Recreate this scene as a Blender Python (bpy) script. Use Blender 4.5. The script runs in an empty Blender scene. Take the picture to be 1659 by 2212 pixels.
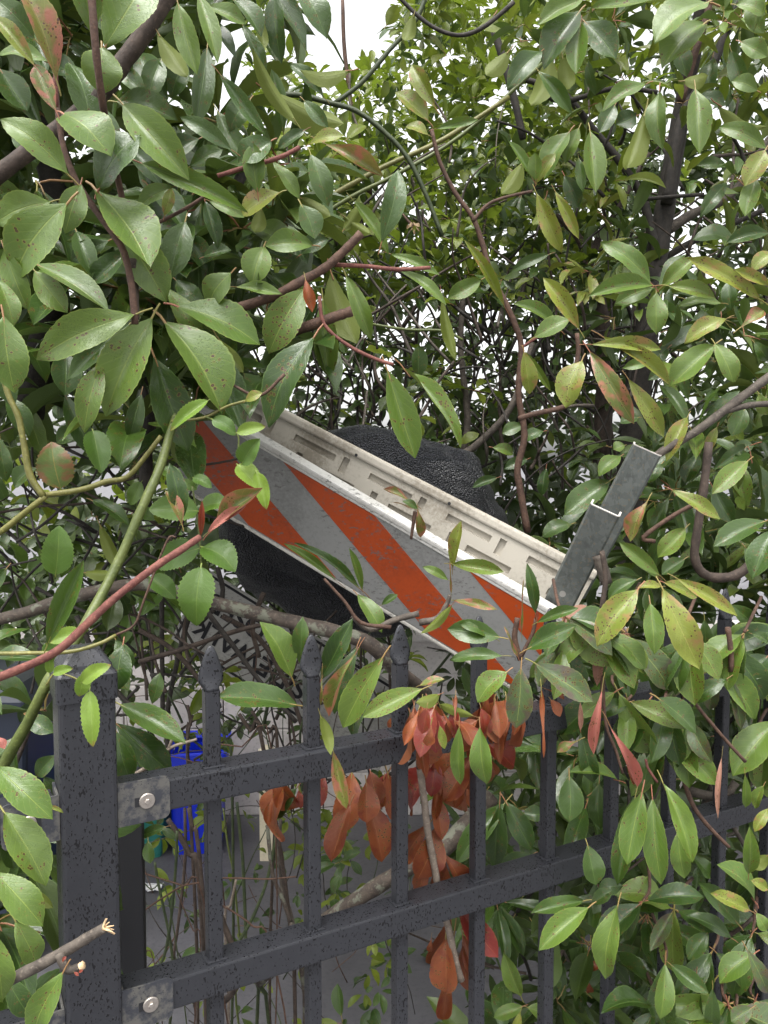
import bpy, bmesh, math, random
import numpy as np
from mathutils import Vector, Matrix

# ------------------------------------------------------------------ camera, sky, sun
sc = bpy.context.scene
F, CX, CY = 1725.0, 829.5, 1106.0          # focal length and centre of the 1659 x 2212 view
PITCH = math.atan(106 / F)
CAM = Vector((0, 0, 1.6))
cd = bpy.data.cameras.new('camera'); cam = bpy.data.objects.new('camera', cd)
sc.collection.objects.link(cam)
cam.location = CAM; cam.rotation_euler = (math.radians(90) - PITCH, 0, 0)
cd.sensor_fit = 'VERTICAL'; cd.sensor_height = 36; cd.lens = 36 * F / 2212
cd.clip_start = 0.02; cd.clip_end = 500
sc.camera = cam

SUN_EL, SUN_ROT = 68, 200
w = bpy.data.worlds.new('World'); sc.world = w; w.use_nodes = True
nt = w.node_tree; bg = nt.nodes['Background']
sky = nt.nodes.new('ShaderNodeTexSky'); sky.sky_type = 'NISHITA'; sky.sun_disc = False
sky.sun_elevation = math.radians(SUN_EL); sky.sun_rotation = math.radians(SUN_ROT)
sky.dust_density = 4; sky.air_density = 1.2
hs = nt.nodes.new('ShaderNodeHueSaturation'); hs.inputs['Saturation'].default_value = 0.06
nt.links.new(sky.outputs[0], hs.inputs['Color']); nt.links.new(hs.outputs[0], bg.inputs[0])
bg.inputs[1].default_value = 0.15
sd = bpy.data.lights.new('sun', 'SUN'); sd.energy = 1.5; sd.angle = math.radians(40); sd.color = (1, .97, .93)
sun = bpy.data.objects.new('sun', sd); sc.collection.objects.link(sun)
sun.rotation_euler = (math.radians(90 - SUN_EL), 0, math.radians(-20))
sc.view_settings.view_transform = 'Standard'; sc.view_settings.look = 'None'
sc.view_settings.gamma = 1; sc.view_settings.exposure = 1.52
sc.cycles.use_denoising = True
sc.cycles.max_bounces = 5; sc.cycles.diffuse_bounces = 4; sc.cycles.glossy_bounces = 2; sc.cycles.transmission_bounces = 2; sc.cycles.transparent_max_bounces = 4
sc.cycles.sample_clamp_indirect = 4

# ------------------------------------------------------------------ helpers
rng = random.Random(7)
COL = sc.collection
cP, sP = math.cos(PITCH), math.sin(PITCH)
def at(u, v, Y):
    x, y, z = (u - CX) / F, 1.0, -(v - CY) / F
    y, z = y * cP + z * sP, -y * sP + z * cP
    return CAM + Vector((x, y, z)) * (Y / y)
def px(n, Y): return n / F * Y

def tag(o, label=None, cat=None, group=None, kind=None):
    if label: o['label'] = label
    if cat: o['category'] = cat
    if group: o['group'] = group
    if kind: o['kind'] = kind
    return o
def link(o, parent=None):
    COL.objects.link(o)
    if parent is not None: o.parent = parent
    return o
def thing(name, label, cat, loc=(0, 0, 0), rotz=0, group=None):
    o = bpy.data.objects.new(name, None); o.empty_display_size = .05
    o.location = loc; o.rotation_euler = (0, 0, rotz); link(o)
    o['_inv'] = 0; del o['_inv']
    return tag(o, label, cat, group)
def root_inv(p):
    if p is None: return Matrix()
    M = Matrix.Translation(p.location) @ p.rotation_euler.to_matrix().to_4x4()
    if p.parent: M = root_inv(p.parent).inverted() @ M if False else M
    return M.inverted()
def mesh(name, verts, faces, mat=None, parent=None, smooth=False, uv=None, world=False):
    """one mesh object; world=True: verts are in world space, kept there under an unrotated parent"""
    me = bpy.data.meshes.new(name)
    if world and parent is not None:
        top = parent
        off = Vector((0, 0, 0))
        while top is not None:
            off += top.location; top = top.parent
        verts = [Vector(v) - off for v in verts]
    me.from_pydata([tuple(v) for v in verts], [], faces)
    if smooth: me.polygons.foreach_set('use_smooth', [True] * len(me.polygons))
    if mat:
        for m in (mat if isinstance(mat, (list, tuple)) else [mat]): me.materials.append(m)
    me.update()
    return link(bpy.data.objects.new(name, me), parent)
def from_bm(name, bm, mat, parent=None, smooth=False):
    me = bpy.data.meshes.new(name); bm.normal_update(); bm.to_mesh(me); bm.free()
    if smooth: me.polygons.foreach_set('use_smooth', [True] * len(me.polygons))
    for m in (mat if isinstance(mat, (list, tuple)) else [mat]): me.materials.append(m)
    return link(bpy.data.objects.new(name, me), parent)
def box_bm(bm, c, s, bevel=0.0, M=None):
    r = bmesh.ops.create_cube(bm, size=1)
    vs = r['verts']
    for v in vs: v.co = Vector((v.co.x * s[0] + c[0], v.co.y * s[1] + c[1], v.co.z * s[2] + c[2]))
    if bevel:
        es = list({e for v in vs for e in v.link_edges})
        r2 = bmesh.ops.bevel(bm, geom=es, offset=bevel, segments=2, affect='EDGES', profile=.6)
        vs = list({v for f in r2['faces'] for v in f.verts} | {v for v in vs if v.is_valid})
    if M:
        for v in vs: v.co = M @ v.co
def box(name, c, s, mat, parent=None, bevel=0.0, M=None):
    bm = bmesh.new(); box_bm(bm, c, s, bevel, M); return from_bm(name, bm, mat, parent)
def loft(name, rings, mat, parent=None, smooth=False, world=False, caps=True):
    n = len(rings[0]); V = [v for r in rings for v in r]; Fc = []
    for i in range(len(rings) - 1):
        for j in range(n):
            k = (j + 1) % n
            Fc.append((i * n + j, i * n + k, (i + 1) * n + k, (i + 1) * n + j))
    if caps:
        Fc.append(tuple(range(n - 1, -1, -1))); Fc.append(tuple((len(rings) - 1) * n + j for j in range(n)))
    return mesh(name, V, Fc, mat, parent, smooth, world=world)
def catmull(P, n=5):
    P = [Vector(p) for p in P]
    if len(P) < 3: return [P[0].lerp(P[-1], i / n) for i in range(n + 1)]
    Q = [P[0] * 2 - P[1]] + P + [P[-1] * 2 - P[-2]]; out = []
    for i in range(1, len(Q) - 2):
        a, b, c, d = Q[i - 1], Q[i], Q[i + 1], Q[i + 2]
        for k in range(n):
            t = k / n
            out.append(.5 * ((2 * b) + (c - a) * t + (2 * a - 5 * b + 4 * c - d) * t * t + (3 * b - a - 3 * c + d) * t ** 3))
    out.append(P[-1]); return out
def tube(name, P, r0, r1, mat, parent, n=7, sub=4, wob=0.0):
    """tapered bent limb through the points P (world space)"""
    Q = catmull(P, sub); m = len(Q); rings = []
    up = Vector((.3, .2, .93)); prev = None
    for i, q in enumerate(Q):
        t = (Q[min(i + 1, m - 1)] - Q[max(i - 1, 0)]).normalized()
        if prev is None:
            a = t.cross(up)
            if a.length < .05: a = t.cross(Vector((1, 0, 0)))
        else: a = prev - t * prev.dot(t)
        a.normalize(); prev = a; b = t.cross(a)
        r = r0 + (r1 - r0) * i / (m - 1)
        if wob: r *= 1 + wob * math.sin(i * 2.3 + r0 * 900) + rng.uniform(-wob, wob)
        ph = i * .3
        rings.append([q + (a * math.cos(2 * math.pi * j / n) + b * math.sin(2 * math.pi * j / n)) * (r * (1 + (rng.uniform(-wob, wob) if wob else 0))) for j in range(n)])
    return loft(name, rings, mat, parent, True, world=True)
def pix_tube(name, pts, r0, r1, mat, parent, wob=0.04, n=7):
    """pts: (u, v, Y) ; radii in view pixels"""
    Ym = sum(p[2] for p in pts) / len(pts)
    return tube(name, [at(*p) for p in pts], px(r0, Ym), px(r1, Ym), mat, parent, wob=wob, n=n)

# ------------------------------------------------------------------ materials
class NT:
    def __init__(s, name):
        s.m = bpy.data.materials.new(name); s.m.use_nodes = True; s.t = s.m.node_tree
        s.b = s.t.nodes['Principled BSDF']; s.out = s.t.nodes['Material Output']
    def n(s, typ, **kw):
        x = s.t.nodes.new('ShaderNode' + typ)
        for k, v in kw.items(): setattr(x, k, v)
        return x
    def l(s, a, b): s.t.links.new(a, b)
    def setv(s, inp, v):
        if isinstance(v, bpy.types.NodeSocket): s.l(v, inp)
        elif isinstance(v, (tuple, list)) and len(v) == 3 and inp.type == 'RGBA': inp.default_value = (*v, 1)
        else: inp.default_value = v
    def math(s, op, a, b=0.0, c=0.0):
        x = s.n('Math', operation=op)
        for i, v in enumerate((a, b, c)):
            if i < len(x.inputs): s.setv(x.inputs[i], v)
        return x.outputs[0]
    def mix(s, f, a, b):
        x = s.n('Mix', data_type='RGBA'); s.setv(x.inputs[0], f); s.setv(x.inputs[6], a); s.setv(x.inputs[7], b); return x.outputs[2]
    def mixf(s, f, a, b):
        x = s.n('Mix', data_type='FLOAT'); s.setv(x.inputs[0], f); s.setv(x.inputs[2], a); s.setv(x.inputs[3], b); return x.outputs[0]
    def noise(s, vec, scale, detail=2, rough=.5, out=0):
        x = s.n('TexNoise'); x.inputs['Scale'].default_value = scale; x.inputs['Detail'].default_value = detail; x.inputs['Roughness'].default_value = rough
        if vec is not None: s.l(vec, x.inputs['Vector'])
        return x.outputs[out]
    def vor(s, vec, scale, out='Distance', feature='F1', rand=1, dim='3D'):
        x = s.n('TexVoronoi', feature=feature, voronoi_dimensions=dim); x.inputs['Scale'].default_value = scale; x.inputs['Randomness'].default_value = rand
        if vec is not None: s.l(vec, x.inputs['Vector'])
        return x.outputs[out]
    def step(s, v, lo, hi):
        x = s.n('MapRange', interpolation_type='SMOOTHSTEP'); s.setv(x.inputs[0], v); x.inputs[1].default_value = lo; x.inputs[2].default_value = hi
        return x.outputs[0]
    def mapping(s, vec, scale=(1, 1, 1), rot=(0, 0, 0), loc=(0, 0, 0)):
        x = s.n('Mapping'); s.l(vec, x.inputs[0]); x.inputs['Scale'].default_value = scale; x.inputs['Rotation'].default_value = rot; x.inputs['Location'].default_value = loc
        return x.outputs[0]
    def bump(s, h, strength=.3, dist=.001):
        x = s.n('Bump'); x.inputs['Strength'].default_value = strength; x.inputs['Distance'].default_value = dist
        s.l(h, x.inputs['Height']); s.l(x.outputs[0], s.b.inputs['Normal']); return x.outputs[0]
    def set(s, name, v): s.setv(s.b.inputs[name], v)
    def pos(s): return s.n('NewGeometry').outputs['Position']
    def obj(s): return s.n('TexCoord').outputs['Object']

def leaf_mat(name, ca, cb, vein, under, spot=0.0, blush=0.0, blushc=(.5, .16, .12), speck=0.5, rough=.38, trans=.22, spotc=(.045, .012, .007), tip=0.0):
    k = NT(name)
    uv = k.n('UVMap').outputs[0]
    sep = k.n('SeparateXYZ'); k.l(uv, sep.inputs[0]); U, V = sep.outputs[0], sep.outputs[1]
    au = k.math('ABSOLUTE', k.math('SUBTRACT', U, .5))
    oi = k.n('ObjectInfo'); att = k.n('Attribute', attribute_name='rnd')
    rnd = k.math('FRACT', k.math('ADD', oi.outputs['Random'], att.outputs['Fac']))
    comb = k.n('CombineXYZ'); k.l(U, comb.inputs[0]); k.l(k.math('MULTIPLY', V, 2.4), comb.inputs[1]); k.l(k.math('MULTIPLY', rnd, 57.0), comb.inputs[2])
    vec = comb.outputs[0]
    c2d = k.n('CombineXYZ'); k.l(k.math('ADD', U, k.math('MULTIPLY', rnd, 57.0)), c2d.inputs[0]); k.l(k.math('ADD', k.math('MULTIPLY', V, 2.4), k.math('MULTIPLY', rnd, 31.0)), c2d.inputs[1])
    flat = c2d.outputs[0]
    base = k.mix(rnd, ca, cb)
    base = k.mix(k.math('MULTIPLY', k.step(k.noise(vec, 1.6, 3), .35, .7), .45), base, tuple(c * .62 for c in cb))
    # side veins, midrib, pale margin
    sv = k.math('ABSOLUTE', k.math('SUBTRACT', k.math('FRACT', k.math('SUBTRACT', k.math('MULTIPLY', V, 9.0), k.math('MULTIPLY', au, 5.0))), .5))
    svl = k.math('MULTIPLY', k.math('SUBTRACT', 1.0, k.step(sv, .0, .10)), .22)
    base = k.mix(svl, base, vein)
    mid = k.math('SUBTRACT', 1.0, k.step(au, .008, .026))
    base = k.mix(k.math('MULTIPLY', mid, .7), base, vein)
    base = k.mix(k.math('MULTIPLY', k.step(au, .455, .495), .55), base, vein)
    if blush:
        bm_ = k.math('MULTIPLY', k.step(k.math('ADD', k.noise(vec, 2.2, 3), k.math('MULTIPLY', au, .35)), .72 - blush * .35, .9 - blush * .3), min(1, .35 + blush))
        base = k.mix(bm_, base, blushc)
    if spot:
        vd = k.math('ADD', k.vor(flat, 7.0, dim='2D'), k.math('MULTIPLY', k.math('SUBTRACT', k.noise(vec, 6, 2), .5), .25)); d2 = k.noise(vec, 2.6, 1); th_ = .62 - spot * .16
        sm = k.math('MULTIPLY', k.math('SUBTRACT', 1.0, k.step(vd, .16, .23)), k.step(d2, th_, th_ + .04))
        ring = k.math('MULTIPLY', k.math('SUBTRACT', 1.0, k.step(vd, .22, .40)), k.step(d2, th_ - .02, th_ + .04))
        core = k.math('MULTIPLY', k.math('SUBTRACT', 1.0, k.step(vd, .04, .10)), sm)
        base = k.mix(k.math('MULTIPLY', ring, .35), base, (.26, .21, .03))
        base = k.mix(sm, base, spotc)
        base = k.mix(k.math('MULTIPLY', core, .3), base, (.18, .12, .08))
    if tip:
        tm = k.math('MULTIPLY', k.step(k.math('ADD', V, k.math('MULTIPLY', k.noise(vec, 4, 2), .25)), 1.0, 1.12), tip)
        base = k.mix(tm, base, (.2, .06, .025))
    # rain specks
    wv = k.vor(flat, 19.0, dim='2D')
    dr = k.math('MULTIPLY', k.math('SUBTRACT', 1.0, k.step(wv, .13, .24)), k.step(k.noise(vec, 2.5, 1), .38, .56))
    base = k.mix(k.math('MULTIPLY', dr, min(1, .9 * speck)), base, tuple(c * .25 for c in ca))
    geo = k.n('NewGeometry'); back = geo.outputs['Backfacing']
    base = k.mix(k.math('MULTIPLY', back, .85), base, under)
    k.set('Base Color', base)
    k.set('Roughness', k.mixf(back, k.mixf(k.noise(vec, 5, 2), rough - .08, rough + .12), .6))
    k.set('Specular IOR Level', .55)
    h = k.math('ADD', k.math('MULTIPLY', k.math('ADD', svl, mid), -.5), k.math('ADD', k.math('MULTIPLY', k.noise(vec, 9, 2), .5), k.math('MULTIPLY', dr, .5)))
    k.bump(h, .45, .0012)
    tr = k.n('BsdfTranslucent'); k.setv(tr.inputs[0], k.mix(.5, base, under))
    ms = k.n('MixShader'); ms.inputs[0].default_value = trans
    k.l(k.b.outputs[0], ms.inputs[1]); k.l(tr.outputs[0], ms.inputs[2]); k.l(ms.outputs[0], k.out.inputs[0])
    return k.m

VEIN = (.19, .25, .045); UND = (.11, .145, .022)
LM = {
 'g': leaf_mat('leaf_green', (.072, .132, .016), (.105, .168, .026), VEIN, UND, spot=.15),
 's': leaf_mat('leaf_spotted', (.070, .128, .015), (.115, .170, .022), VEIN, UND, spot=.75),
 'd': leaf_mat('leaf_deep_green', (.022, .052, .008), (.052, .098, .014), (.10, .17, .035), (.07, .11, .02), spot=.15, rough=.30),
 'y': leaf_mat('leaf_young', (.125, .170, .018), (.185, .215, .028), (.27, .28, .06), (.16, .18, .03), spot=.7, blush=.28, blushc=(.28, .11, .06)),
 'u': leaf_mat('leaf_underside', (.085, .115, .012), (.13, .16, .016), (.18, .21, .04), (.13, .165, .02), spot=.95, spotc=(.03, .008, .006), trans=.4),
 'b': leaf_mat('leaf_blushed', (.08, .125, .022), (.14, .16, .026), (.28, .24, .07), (.30, .13, .07), spot=.5, blush=.55, blushc=(.30, .10, .07)),
 'k': leaf_mat('leaf_pink', (.32, .095, .075), (.37, .13, .10), (.42, .16, .12), (.28, .10, .075), spot=.4, speck=.2, rough=.55),
 'n': leaf_mat('leaf_pale_pink', (.28, .135, .095), (.32, .165, .115), (.33, .19, .13), (.27, .135, .09), spot=.45, speck=.2, rough=.6),
 't': leaf_mat('leaf_tan', (.23, .155, .08), (.28, .19, .10), (.33, .24, .12), (.24, .17, .095), spot=.4, speck=.1, rough=.65),
 'o': leaf_mat('leaf_dead_orange', (.15, .034, .011), (.27, .072, .020), (.30, .105, .036), (.21, .07, .026), spot=.3, blush=.3, blushc=(.13, .018, .012), speck=.3, rough=.45, spotc=(.04, .01, .006)),
 'r': leaf_mat('leaf_dead_red', (.16, .016, .012), (.20, .034, .015), (.28, .065, .03), (.2, .06, .024), spot=.3, speck=.3, rough=.33, spotc=(.03, .006, .006)),
 'p': leaf_mat('leaf_purple_flecked', (.065, .100, .036), (.075, .115, .04), (.21, .26, .07), UND, spot=.8, blush=.42, blushc=(.085, .05, .048)),
 'R': leaf_mat('rose_leaflet', (.055, .120, .012), (.085, .155, .016), (.12, .19, .03), (.1, .155, .022), speck=.2, rough=.42, trans=.28),
 'B': leaf_mat('rose_leaflet_bright', (.12, .215, .018), (.17, .26, .026), (.22, .31, .06), (.16, .24, .028), speck=.2, rough=.42, trans=.3, tip=.6),
 'w': leaf_mat('rose_leaflet_browned', (.06, .11, .014), (.09, .125, .018), (.2, .17, .035), (.13, .145, .026), blush=.65, blushc=(.14, .06, .018), speck=.2, rough=.5),
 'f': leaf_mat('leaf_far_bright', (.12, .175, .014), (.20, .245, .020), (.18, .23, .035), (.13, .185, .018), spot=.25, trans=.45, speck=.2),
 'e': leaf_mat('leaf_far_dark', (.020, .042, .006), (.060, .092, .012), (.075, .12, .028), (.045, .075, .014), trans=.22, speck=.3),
}
LM['G'] = leaf_mat('leaf_glossy_grey', (.045, .090, .020), (.068, .118, .028), (.13, .2, .065), UND, spot=.15, rough=.24)

def bark_mat(name, a, b, scale=1.0, lichen=0.0, rough=.8, lc=(.30, .31, .24)):
    k = NT(name); p = k.obj()
    n1 = k.noise(p, 90 * scale, 4, .6); c = k.mix(k.step(n1, .3, .7), a, b)
    c = k.mix(k.math('MULTIPLY', k.step(k.noise(p, 420 * scale, 2), .55, .75), .5), c, tuple(min(1, x * 2.0) for x in b))
    if lichen:
        c = k.mix(k.math('MULTIPLY', k.step(k.noise(p, 46, 4, .65), .60 - lichen * .2, .66 - lichen * .15), .85), c, lc)
    k.set('Base Color', c); k.set('Roughness', rough); k.bump(k.noise(p, 160 * scale, 4, .65), .6, .002); return k.m
M_TWIG = bark_mat('bark_red_twig', (.042, .020, .012), (.082, .043, .027))
M_REDST = bark_mat('bark_red_stem', (.085, .023, .019), (.16, .058, .042))
M_BARK = bark_mat('bark_brown', (.026, .017, .012), (.062, .043, .032), .7)
M_DARK = bark_mat('bark_dark', (.010, .008, .006), (.030, .024, .019), .8)
M_GREY = bark_mat('bark_grey', (.042, .033, .026), (.095, .078, .062), .7)
M_LICH = bark_mat('bark_lichen', (.032, .023, .018), (.07, .053, .04), .7, lichen=.42, lc=(.13, .135, .10))
M_CANE = bark_mat('cane_green', (.058, .078, .014), (.088, .108, .022), .6, rough=.5)
M_CANEY = bark_mat('cane_yellow', (.10, .098, .018), (.14, .13, .032), .6, rough=.5)
M_CANED = bark_mat('cane_dark_green', (.018, .03, .009), (.038, .052, .015), .7, rough=.6)
M_PALE = bark_mat('bark_weathered', (.11, .085, .065), (.21, .17, .135), .8)
M_CUT = bark_mat('wood_split', (.42, .27, .14), (.58, .42, .25), 2)
k = NT('petiole'); k.set('Base Color', k.mix(k.n('ObjectInfo').outputs['Random'], (.24, .085, .05), (.20, .19, .045))); k.set('Roughness', .5); M_PET = k.m
k = NT('petiole_green'); k.set('Base Color', (.14, .18, .03)); k.set('Roughness', .5); M_PETG = k.m

def metal_paint():
    k = NT('fence_black_paint'); p = k.obj()
    q = k.mapping(p, (1, 1, .5), (.35, .55, 0))
    cl = k.noise(p, 28, 2, .6); n1 = k.noise(q, 520, 1, .5); n2 = k.noise(q, 260, 1, .5)
    a_ = k.step(k.math('ADD', n1, k.math('MULTIPLY', cl, .30)), .782, .81)
    b_ = k.step(k.math('ADD', n2, k.math('MULTIPLY', cl, .30)), .838, .865)
    sp = k.math('MAXIMUM', a_, b_)
    dust = k.noise(p, 60, 5, .7)
    c = k.mix(dust, (.0155, .0162, .0195), (.0265, .0275, .0325))
    c = k.mix(sp, c, (.0045, .0045, .0055))
    c = k.mix(k.step(k.vor(p, 120), .0, .035), (.14, .145, .155), c)
    k.set('Base Color', c); k.set('Roughness', k.mixf(sp, .40, .25)); k.set('Specular IOR Level', .45)
    k.bump(k.math('ADD', k.math('MULTIPLY', sp, .6), k.math('MULTIPLY', k.noise(p, 500, 2), .25)), .25, .0006); return k.m
M_FENCE = metal_paint()
k = NT('bracket_worn'); p = k.obj(); c = k.mix(k.step(k.noise(p, 55, 4, .7), .42, .6), (.035, .037, .045), (.10, .096, .088))
c = k.mix(k.step(k.noise(p, 430, 2), .66, .69), c, (.02, .02, .025)); k.set('Base Color', c); k.set('Roughness', .5); k.set('Metallic', .2); M_BRK = k.m
k = NT('bolt_steel'); p = k.obj(); k.set('Base Color', k.mix(k.noise(p, 300, 3), (.33, .29, .26), (.5, .46, .41))); k.set('Roughness', .38); k.set('Metallic', .85); M_BOLT = k.m
k = NT('slot_dark'); k.set('Base Color', (.008, .008, .01)); k.set('Roughness', .6); M_SLOT = k.m
def galv():
    k = NT('galvanised_steel'); p = k.obj()
    c = k.mix(k.step(k.vor(p, 120, 'Color'), .2, .8), (.115, .127, .12), (.155, .168, .158))
    c = k.mix(k.math('MULTIPLY', k.step(k.noise(p, 30, 4, .65), .45, .7), .6), c, (.13, .138, .13))
    c = k.mix(k.math('MULTIPLY', k.step(k.noise(k.mapping(p, (1, 1, .2), (0, .5, 0)), 160, 4, .7), .52, .62), .5), c, (.075, .08, .076))
    c = k.mix(k.math('MULTIPLY', k.step(k.noise(p, 200, 3), .60, .66), .6), c, (.2, .165, .11))
    k.set('Base Color', c); k.set('Metallic', .25); k.set('Roughness', k.mixf(k.noise(p, 80, 3), .38, .62)); k.bump(k.noise(p, 150, 3), .15, .0006); return k.m
M_GALV = galv()
k = NT('galvanised_cut_edge'); k.set('Base Color', (.55, .52, .48)); k.set('Roughness', .5); k.set('Metallic', .3); M_GEDGE = k.m
def plastic(name, a, grime, amt, scale=9, rough=.45, marks=True):
    k = NT(name); p = k.obj()
    g = k.step(k.math('ADD', k.noise(p, scale, 4, .6), k.math('MULTIPLY', k.noise(p, 180, 4, .7), .55)), .72, 1.0)
    c = k.mix(k.math('MULTIPLY', g, amt), a, grime)
    if marks:
        sm = k.math('MULTIPLY', k.step(k.noise(k.mapping(p, (1, 1, 2.2)), 85, 4, .72), .555, .61), k.step(k.noise(p, 14, 2), .42, .56))
        c = k.mix(k.math('MULTIPLY', sm, .75), c, (.10, .095, .09))
    k.set('Base Color', c); k.set('Roughness', rough); k.bump(k.noise(p, 260, 3), .12, .0005); return k.m
M_WHITE = plastic('board_white_plastic', (.52, .50, .45), (.15, .125, .095), .95, 7)
k = NT('hole_painted_daylight'); k.set('Base Color', (.30, .29, .27)); k.set('Roughness', .6); M_HOLE = k.m  # solid bolt-hole disc; grey colour stands in for daylight showing through
M_CREAMB = plastic('board_cream_plastic', (.46, .425, .36), (.17, .14, .10), .7, 7, .5, False)
M_LIP = plastic('board_lip_plastic', (.54, .53, .50), (.24, .22, .18), .4, 7)
M_SHEET = plastic('reflective_white_sheeting', (.235, .235, .228), (.10, .10, .095), .5, 6, .4)
M_ORANGE = plastic('reflective_orange_sheeting', (.36, .050, .005), (.17, .028, .008), .55, 6, .42)
M_SIGNW = plastic('sign_white_sheeting', (.24, .235, .215), (.12, .115, .10), .6, 12, .5)
k = NT('sign_black_ink'); k.set('Specular IOR Level', .15); k.set('Base Color', (.012, .012, .014)); k.set('Roughness', .5); M_INK = k.m
def weave():
    k = NT('black_woven_plastic'); p = k.obj()
    v1 = k.vor(k.mapping(p, (1, .5, 1.7), (.3, .6, .2)), 260); w = k.noise(p, 30, 3)
    c = k.mix(k.step(v1, .2, .5), (.06, .064, .076), (.010, .0105, .0135))
    k.set('Base Color', c); k.set('Roughness', .3); k.set('Specular IOR Level', .6)
    k.bump(k.math('SUBTRACT', k.math('MULTIPLY', w, .5), v1), 1.0, .009); return k.m
M_SACK = weave()
def stone(name, a, b, sc_, rough=.9, bump=.4):
    k = NT(name); p = k.pos()
    c = k.mix(k.step(k.noise(p, sc_, 5, .65), .3, .7), a, b)
    c = k.mix(k.math('MULTIPLY', k.step(k.noise(p, sc_ * 30, 2), .5, .75), .4), c, tuple(x * .55 for x in a))
    k.set('Base Color', c); k.set('Roughness', rough); k.bump(k.noise(p, sc_ * 25, 4, .7), bump, .004); return k.m
M_ASPH = stone('asphalt_damp', (.075, .073, .08), (.12, .116, .125), 2.2, .55)
M_CONC = stone('concrete_pale', (.50, .46, .44), (.64, .60, .58), 2.5)
M_CREAM = stone('cream_paint', (.60, .53, .38), (.68, .61, .46), 3, .6, .1)
k = NT('bin_blue'); k.set('Base Color', (.008, .03, .62)); k.set('Roughness', .35); M_BLUE = k.m
k = NT('tub_teal'); k.set('Base Color', (.03, .20, .17)); k.set('Roughness', .4); M_TEAL = k.m
k = NT('bin_navy'); k.set('Base Color', (.012, .018, .032)); k.set('Roughness', .4); M_NAVY = k.m
k = NT('paper_white'); k.set('Base Color', (.75, .75, .74)); k.set('Roughness', .7); M_PAPER = k.m

# ------------------------------------------------------------------ leaf blades
def profile(y, kind):
    if kind == 'rose': X = [0, .05, .15, .3, .45, .6, .75, .88, .95, 1]; W = [.1, .45, .78, .97, 1, .93, .75, .48, .25, 0]
    else: X = [0, .05, .15, .3, .45, .62, .78, .89, .95, 1]; W = [.05, .19, .50, .83, .98, 1, .81, .48, .21, 0]
    return float(np.interp(y, X, W))
def blade(kind, seed, ny=26, nx=6, curl=0.0, pet=True, far=False):
    r = random.Random(seed)
    bow = r.uniform(.02, .24); keel = r.uniform(.25, .85); bend = r.uniform(-.07, .07)
    wave = r.uniform(.0, .05); ph = r.uniform(0, 6); tw = r.uniform(-.25, .25); tipd = r.uniform(-.35, .02)
    if curl: keel = 0; wave = .09; bow = r.uniform(.05, .16)
    V, UVv, Fc = [], [], []
    for i in range(ny + 1):
        y = i / ny; hw = .5 * profile(y, kind)
        for j in range(nx + 1):
            s = 2 * j / nx - 1
            x = hw * s
            if abs(s) == 1 and not far: x *= 1 + (.018 if kind != 'rose' else .06) * (1 if i % 2 else -1)
            z = keel * .5 * abs(x) * 1.0 + wave * math.sin(y * 9 + ph + (2 if s > 0 else 0)) * s * s
            if curl:                                    # margins rolled upwards
                ang = s * curl * (.6 + .5 * math.sin(y * 3 + ph)); rad = hw / max(abs(curl), .2)
                x = rad * math.sin(ang) * 1.25; z = rad * (1 - math.cos(ang)) * 1.25 + wave * .5 * math.sin(y * 7 + ph)
            a = tw * (y - .4); x, z = x * math.cos(a) - z * math.sin(a), x * math.sin(a) + z * math.cos(a)
            V.append((x + bend * math.sin(math.pi * y), y, z + bow * 4 * y * (1 - y) * .6 + tipd * max(0, y - .6)))
            UVv.append((j / nx, y))
    for i in range(ny):
        for j in range(nx):
            a = i * (nx + 1) + j; Fc.append((a, a + 1, a + nx + 2, a + nx + 1))
    nb = len(Fc)
    if pet:
        b0 = len(V); pr = .016; n = 5; pl = .17 if kind != 'rose' else .08
        for (yy, zz) in ((.10, .012), (-pl * .5, -.004), (-pl, -.05)):
            for q in range(n):
                an = 2 * math.pi * q / n; V.append((pr * 1.7 * math.cos(an), yy, zz - .008 + pr * math.sin(an))); UVv.append((.5, 0))
        for i in range(2):
            for q in range(n):
                t = (q + 1) % n; Fc.append((b0 + i * n + q, b0 + i * n + t, b0 + (i + 1) * n + t, b0 + (i + 1) * n + q))
    return V, UVv, Fc, nb
def blade_mesh(name, kind, seed, curl=0.0):
    V, UVv, Fc, nb = blade(kind, seed, curl=curl)
    me = bpy.data.meshes.new(name); me.from_pydata(V, [], Fc)
    me.polygons.foreach_set('use_smooth', [True] * len(Fc))
    me.materials.append(LM['g'] if kind != 'rose' else LM['R']); me.materials.append(M_PET if kind != 'rose' else M_PETG)
    me.polygons.foreach_set('material_index', [0 if i < nb else 1 for i in range(len(Fc))])
    uvl = me.uv_layers.new(name='UVMap'); idx = np.zeros(len(me.loops), int); me.loops.foreach_get('vertex_index', idx)
    uvl.data.foreach_set('uv', np.array(UVv, float)[idx].ravel()); me.update(); return me
BL = [blade_mesh('leaf', 'photinia', 100 + i) for i in range(14)]
BC = [blade_mesh('leaf', 'photinia', 200 + i, curl=rng.uniform(1.0, 1.7)) for i in range(7)]
BR = [blade_mesh('leaf', 'rose', 300 + i) for i in range(7)]

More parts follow.
